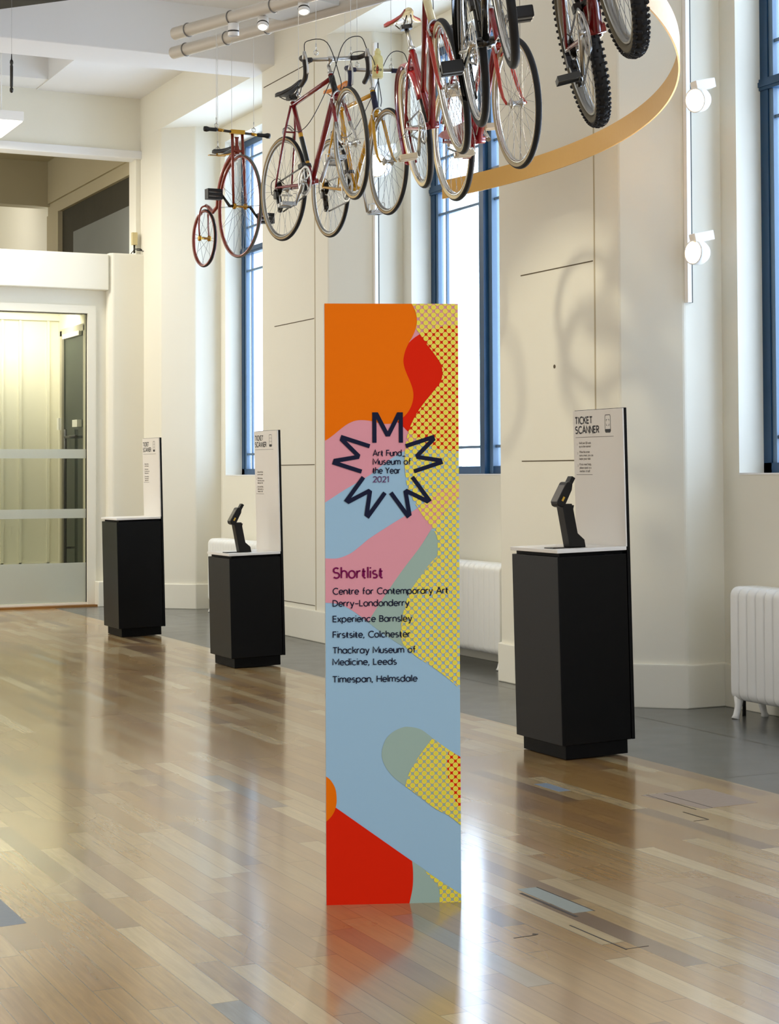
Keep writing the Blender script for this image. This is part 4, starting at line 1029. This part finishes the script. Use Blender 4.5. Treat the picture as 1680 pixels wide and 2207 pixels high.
    if gears:
        m = MB(); m.bar((0.005, -.066, R-.015), (.03, -.062, R-.07), .016, .018, upv=(0, 1, 0)); m.bar((.03, -.06, R-.06), (.035, -.055, R-.155), .012, .026, upv=(0, 1, 0))
        for zz in (R-.075, R-.15): m.cyl((.033, -.062, zz), (.033, -.046, zz), .021, n=14)
        m.box(.0, .04, -.078, -.058, R-.075, R-.035)
        m.tube(cat_curve([(.01, -.07, R-.04), (-.045, -.065, R-.03), (-.05, -.06, R+.05), (.02, -.045, R+.06), (.1, -.04, R+.0)], 5), .0028, 6); m.build('rear_derailleur', BLK if knob else STEELD, b)
        m = MB(); q = BB+sd*.115; m.box(q.x-.03, q.x+.03, -.06, -.03, q.z-.015, q.z+.012); m.cyl(q-sd*.012, q+sd*.012, tube_r+.005, n=12); m.build('front_derailleur', STEELD, b)
    if guards:
        mudguard(b, 0, R, R, 15, 205, guards, w=t*2.0, name='rear_mudguard')
    if guards and front_guard: mudguard(b, wb, R, R, 20, 165 if kind != 'single' else 190, guards, S, w=t*2.0, name='front_mudguard')
    if chaincase:
        m = MB(); P = [(BB.x+.105*math.cos(math.radians(a)), BB.z+.105*math.sin(math.radians(a))) for a in range(-80, 101, 15)]+[(.05, R+.055), (-.03, R+.045), (.10, R-.0), (BB.x-.12, BB.z+.04), (BB.x-.06, BB.z-.09)]
        m.prism(P, (0, -.064, 0), (1, 0, 0), (0, 0, 1), (0, -.016, 0)); m.build('chain_guard', chaincase, b)
    pose(b, rear, head, pitch, lean, R)
    b['_pts'] = 0; del b['_pts']
    return b, dict(CL=CL, SC=SC_, HT=HT, HB=HB, BB=BB, SP=SP, S=S)

GRP = 'bicycles hung in a row from the ceiling'
b_red, k_red = bicycle('maroon racing bicycle with drop handlebars, second in the row from the left', (4.338, 10.635, 3.291), -87.3, 7.6, -1.5, -12, fr=RED_D, fk=RED_D, headm=BLK, fork_tip=CHROME, tape=TAPEB, crank=232, pedals='clip',
    saddle_m=(LEATH, None), decals=[(YEL, .12, .145), (mat('green_black_band', (28, 34, 26), .3), .145, .33), (YEL, .33, .36)], seat_z=.835, saddle_h=.05, stem_h=.075)
b_yel, k_yel = bicycle('yellow racing bicycle with an orange saddle, hung behind the maroon one', (4.879, 11.104, 3.401), -92.0, 1.1, -2.0, -3, fr=YEL, fk=YEL, headm=NAVY, tape=NAVY, crank=95, pedals='clip',
    saddle_m=(SADO, None), seat_z=.84, saddle_h=.10, side=TAN)
b_lad, k_lad = bicycle('red step-through bicycle with a cream head tube and maroon and cream saddle', (4.373, 8.766, 3.359), -106.5, .1, -10.6, -3, wb=1.05, t=.018, kind='step', fr=RED, fk=ORNG, headm=CREAME, bars='north', tape=BLK, crank=235, pedals='block',
    guards=RED_D, front_guard=False, saddle_m=(CREAME, SADR), side=CREAMW, gears=False, seat_z=.70, head_len=.20, saddle_h=.16, ring_m=CHROME, tube_r=.0165, crank_m=CHROME, bar_w=.44, rim=CHROME)
b_roa, k_roa = bicycle('dark red bicycle with an orange fork, hung just right of the red step-through one', (4.714, 8.968, 3.34), -99.4, .6, -6.2, -1, wb=1.05, t=.018, kind='step', fr=RED_D, fk=ORNG, bars='north', tape=BLK, crank=-35, pedals='block',
    saddle_m=(LEATH, None), side=CREAMW, gears=False, seat_z=.78, head_len=.20, chaincase=RED, ring_m=CHROME, crank_m=CHROME, bar_w=.44, rim=CHROME)
b_blk, k_blk = bicycle('black roadster bicycle with mudguards hanging at the top edge', (3.749, 6.937, 3.325), -112.2, 1.2, -8.1, -5, wb=1.05, t=.018, kind='diamond', fr=BLKE, bars='north', tape=BLK, crank=200, pedals='black_block',
    guards=BLKE, saddle_m=(LEATH, None), side=RUB, gears=False, seat_z=.80, head_len=.18, ring_m=CHROME, crank_m=CHROME, bar_w=.44, chaincase=None, rim=CHROME)
b_mtb, k_mtb = bicycle('red mountain bicycle with black knobbly tyres at the top right', (3.862, 6.205, 3.196), -115.3, 2.3, -14.6, -1, wb=1.05, R=.335, t=.027, kind='diamond', fr=RED, fk=RED, bars='flat', tape=BLK, crank=240, pedals='black_cage',
    saddle_m=(BLK, None), side=mat('tyre_grey_wall', (92, 84, 62), .7), knob=True, seat_z=.70, tube_r=.023, dr=.027, bar_w=.5, cables=False, bb=(.41, .285))

# the small penny-farthing at the left end of the row
pf = thing('bicycle', 'small copper-red penny-farthing bicycle at the left end of the row', 'bicycle', group=GRP)
PX, PR, SR = .60, .34, .20
def pf_wheel(name, x, R, n, rimm, tyrem, fl):
    m = MB(); m.ring((x, 0, R), EX, EZ, [(R-.020, -.008), (R-.006, -.012), (R-.006, .012), (R-.020, .008)], 72); w = m.build(name, rimm, pf)
    m = MB(); m.torus((x, 0, R), EX, EZ, R-.009, .0095, 72, 10); m.build('tyre', tyrem, w)
    m = MB()
    for i in range(n):
        s = 1 if i % 2 else -1; a = 2*PI*i/n; m.cyl((x+.014*math.cos(a), s*fl, R+.014*math.sin(a)), (x+(R-.02)*math.cos(a+.12*s), 0, R+(R-.02)*math.sin(a+.12*s)), .0014, n=4, caps=False)
    m.build('spokes', WIRE, w)
    m = MB(); m.lathe((x, -fl-.012, R), (0, 1, 0), [(.006, 0), (.020, .003), (.020, .018), (.008, .022), (.008, 2*fl+.002), (.020, 2*fl+.006), (.020, 2*fl+.021), (.006, 2*fl+.024)], 14); m.build('hub', BRASS, w)
    return w
pf_wheel('front_wheel', PX, PR, 28, COPPER, mat('tyre_grey', (96, 98, 88), .6), .038)
pf_wheel('rear_wheel', 0, SR, 16, COPPER, RUB, .034)
m = MB()
for s in (-1, 1): m.tube([(PX, s*.045, PR-.01), (PX-.012, s*.040, .60), (PX-.02, s*.036, .83)], [.008, .010, .010], 10)
m.cyl((PX-.018, -.042, .71), (PX-.018, .042, .71), .010, n=10); m.build('fork', COPPER, pf)
m = MB()
arc = [(PX+(PR+.03)*math.cos(math.radians(a)), 0, PR+(PR+.03)*math.sin(math.radians(a))) for a in range(100, 188, 8)]
arc = arc[:-1]+[(.16, 0, .36), (.09, 0, .40), (.04, 0, .42)]
m.tube(arc, [.017, .017, .017, .0165, .016, .0155, .015, .0145, .014, .014]+[.013]*(len(arc)-10), 12)
for s in (-1, 1): m.tube(cat_curve([(.05, s*.008, .42), (.01, s*.028, .40), (-.01, s*.034, .30), (0, s*.036, SR)], 4), .006, 8)
m.lathe((PX-.03, 0, .69), (0, 0, 1), [(.018, 0), (.022, .02), (.016, .05), (.012, .06), (.012, .10), (.016, .115)], 14); m.build('backbone', COPPER, pf)
m = MB(); m.tube([(PX-.02, -.22, .845), (PX-.02, .22, .825)], .009, 10); hb = m.build('handlebar', STEELD, pf)
m = MB(); m.lathe((PX-.02, -.145, .842), (0, -1, 0), [(.011, 0), (.013, .01), (.013, .055), (.019, .075), (.017, .092), (0, .098)], 14); m.lathe((PX-.02, .145, .828), (0, 1, 0), [(.011, 0), (.013, .01), (.013, .055), (.019, .075), (.017, .092), (0, .098)], 14); m.build('hand_grip', BLK, hb)
m = MB(); m.cyl((PX-.02, -.14, .842), (PX-.02, -.10, .840), .0105, n=10); m.box(PX-.035, PX-.005, -.05, .05, .822, .850); m.cyl((PX-.02, .10, .832), (PX-.02, .14, .828), .0105, n=10); m.build('brass_clamp', BRASS, hb)
s = saddle(pf, .40, .755, LEATH, None, L=.24, wd=.13, rails=False)
m = MB(); m.tube(cat_curve([(.56, 0, .715), (.46, 0, .712), (.36, 0, .722), (.26, 0, .732), (.24, 0, .75)], 5), .007, 8, sx=1.0); m.bar((.24, -.06, .735), (.24, .06, .735), .03, .005); m.build('saddle_spring', BRASS, s)
for s_, dz, dx in ((-1, .075, -.03), (1, -.075, .03)):
    m = MB(); m.tube([(PX, s_*.05, PR), (PX, s_*.075, PR), (PX+dx, s_*.115, PR+dz)], [.011, .010, .008], 8); c_ = m.build('crank_arm', STEELD, pf)
    m = MB(); m.cyl((PX+dx, s_*.11, PR+dz), (PX+dx, s_*.225, PR+dz), .007, n=8); q = m.build('pedal', STEELD, c_)
    m = MB()
    for oz in (.026, 0, -.026): m.box(PX+dx-.026, PX+dx+.026, min(s_*.125, s_*.222), max(s_*.125, s_*.222), PR+dz+oz-.0085, PR+dz+oz+.0085)
    m.box(PX+dx-.028, PX+dx+.028, min(s_*.120, s_*.127), max(s_*.120, s_*.127), PR+dz-.034, PR+dz+.034); m.box(PX+dx-.028, PX+dx+.028, min(s_*.219, s_*.225), max(s_*.219, s_*.225), PR+dz-.034, PR+dz+.034); m.build('rubber_block', BLK, q)
pose(pf, (4.10*1.04, 11.50*1.04, 1.43+(3.06-1.43)*1.04), -86.5, 0, -1, SR*1.04)
pf.scale = (1.04, 1.04, 1.04)

# cream bottle carried on the yellow bicycle's handlebar
mw = b_yel.matrix_world.copy()
bt = thing('drinks_bottle', 'cream drinks bottle with an orange mark on the yellow bicycle handlebar', 'bottle', (0, 0, 0))
m = MB(); m.lathe((0, 0, 0), (0, 0, 1), [(.030, 0), (.036, .004), (.0365, .085), (.034, .090), (.034, .096), (.0365, .101), (.036, .125), (.030, .142), (.018, .150), (.018, .156)], 24); m.build('flask', BOTT, bt)
m = MB(); m.lathe((0, 0, .154), (0, 0, 1), [(.0195, 0), (.020, .022), (.014, .026), (.013, .036), (.010, .038)], 18); m.build('cap', BOTT, bt)
def on_cyl(poly, r=.0371):
    mb = MB(); ids = []
    for x, z in poly: ids.append(mb.v((r*math.sin(x/r), -r*math.cos(x/r), z)))
    for t_ in tessellate_polygon([[Vector((x, z, 0)) for x, z in poly]]): mb.f([ids[i] for i in t_])
    return mb
arcp = [(-.004, .018), (.004, .030), (.006, .05), (.003, .07), (-.001, .086), (-.006, .070), (-.010, .05), (-.010, .032)]
raw_build(on_cyl(arcp), 'orange_mark', [BOTO], bt)
lt = MB()
for ch, x0, x1 in (('C', -.026, -.012), ('B', -.003, .008), ('a', .011, .020), ('n', .022, .029)):
    cap = .026 if ch in 'CB' else .020
    w0 = MB(); write(w0, ch, (0, 0, 0), (1, 0, 0), (0, 0, 1), x0, x1, .040, cap, .0045 if ch in 'CB' else .0025, 0)
    base = len(lt.vs)
    for v in w0.vs: lt.v((.0373*math.sin(v.x/.0373), -.0373*math.cos(v.x/.0373), v.z))
    for f_ in w0.fs: lt.f([base+i for i in f_])
raw_build(lt, 'bottle_lettering', [INK], bt)
bp_ = mw @ (k_yel['S'] @ (k_yel['CL']+Vector((.064, .0, -.067))))
bt.location = bp_; bt.rotation_euler = (0, 0, -.455)

# wires holding the bicycles
def wire(p, ztop, label):
    t = thing('suspension_wire', label, 'wire', p, None, 'thin steel wires holding the bicycles')
    m = MB(); m.cyl((0, 0, 0), (0, 0, ztop-p[2]), .0018, n=6); w = m.build('strand', WIREW, t)
    m = MB(); m.torus((0, 0, .02), (1, 0, 0), (0, 0, 1), .014, .003, 14, 5); m.cyl((0, 0, .03), (0, 0, .075), .004, n=6); m.build('shackle', CHROME, t)
RAILZ = 4.46
bpy.context.view_layer.update()
pm = pf.matrix_world
for p in ((PX-.02, -.15, .85), (PX-.02, .12, .84), (.30, -.02, .75), (.42, .03, .75)):
    q = pm @ Vector(p); wire(q, RAILZ, 'thin steel wire holding the small penny-farthing below the ceiling rails')
for bk, kk, z, nm in ((b_red, k_red, RAILZ, 'maroon racing bicycle'), (b_yel, k_yel, 5.60, 'yellow racing bicycle'), (b_lad, k_lad, 5.60, 'red step-through bicycle'), (b_roa, k_roa, 5.60, 'dark red bicycle'), (b_blk, k_blk, 5.60, 'black roadster bicycle'), (b_mtb, k_mtb, 5.60, 'red mountain bicycle')):
    for p in (kk['CL']+Vector((0, -.12, .01)), kk['CL']+Vector((0, .12, .01)), kk['SC']+(kk['HT']-kk['SC'])*.15+Vector((0, 0, .01)) if nm != 'red step-through bicycle' else kk['SP']):
        q = bk.matrix_world @ p; wire(q, z, 'thin steel wire holding up the '+nm)
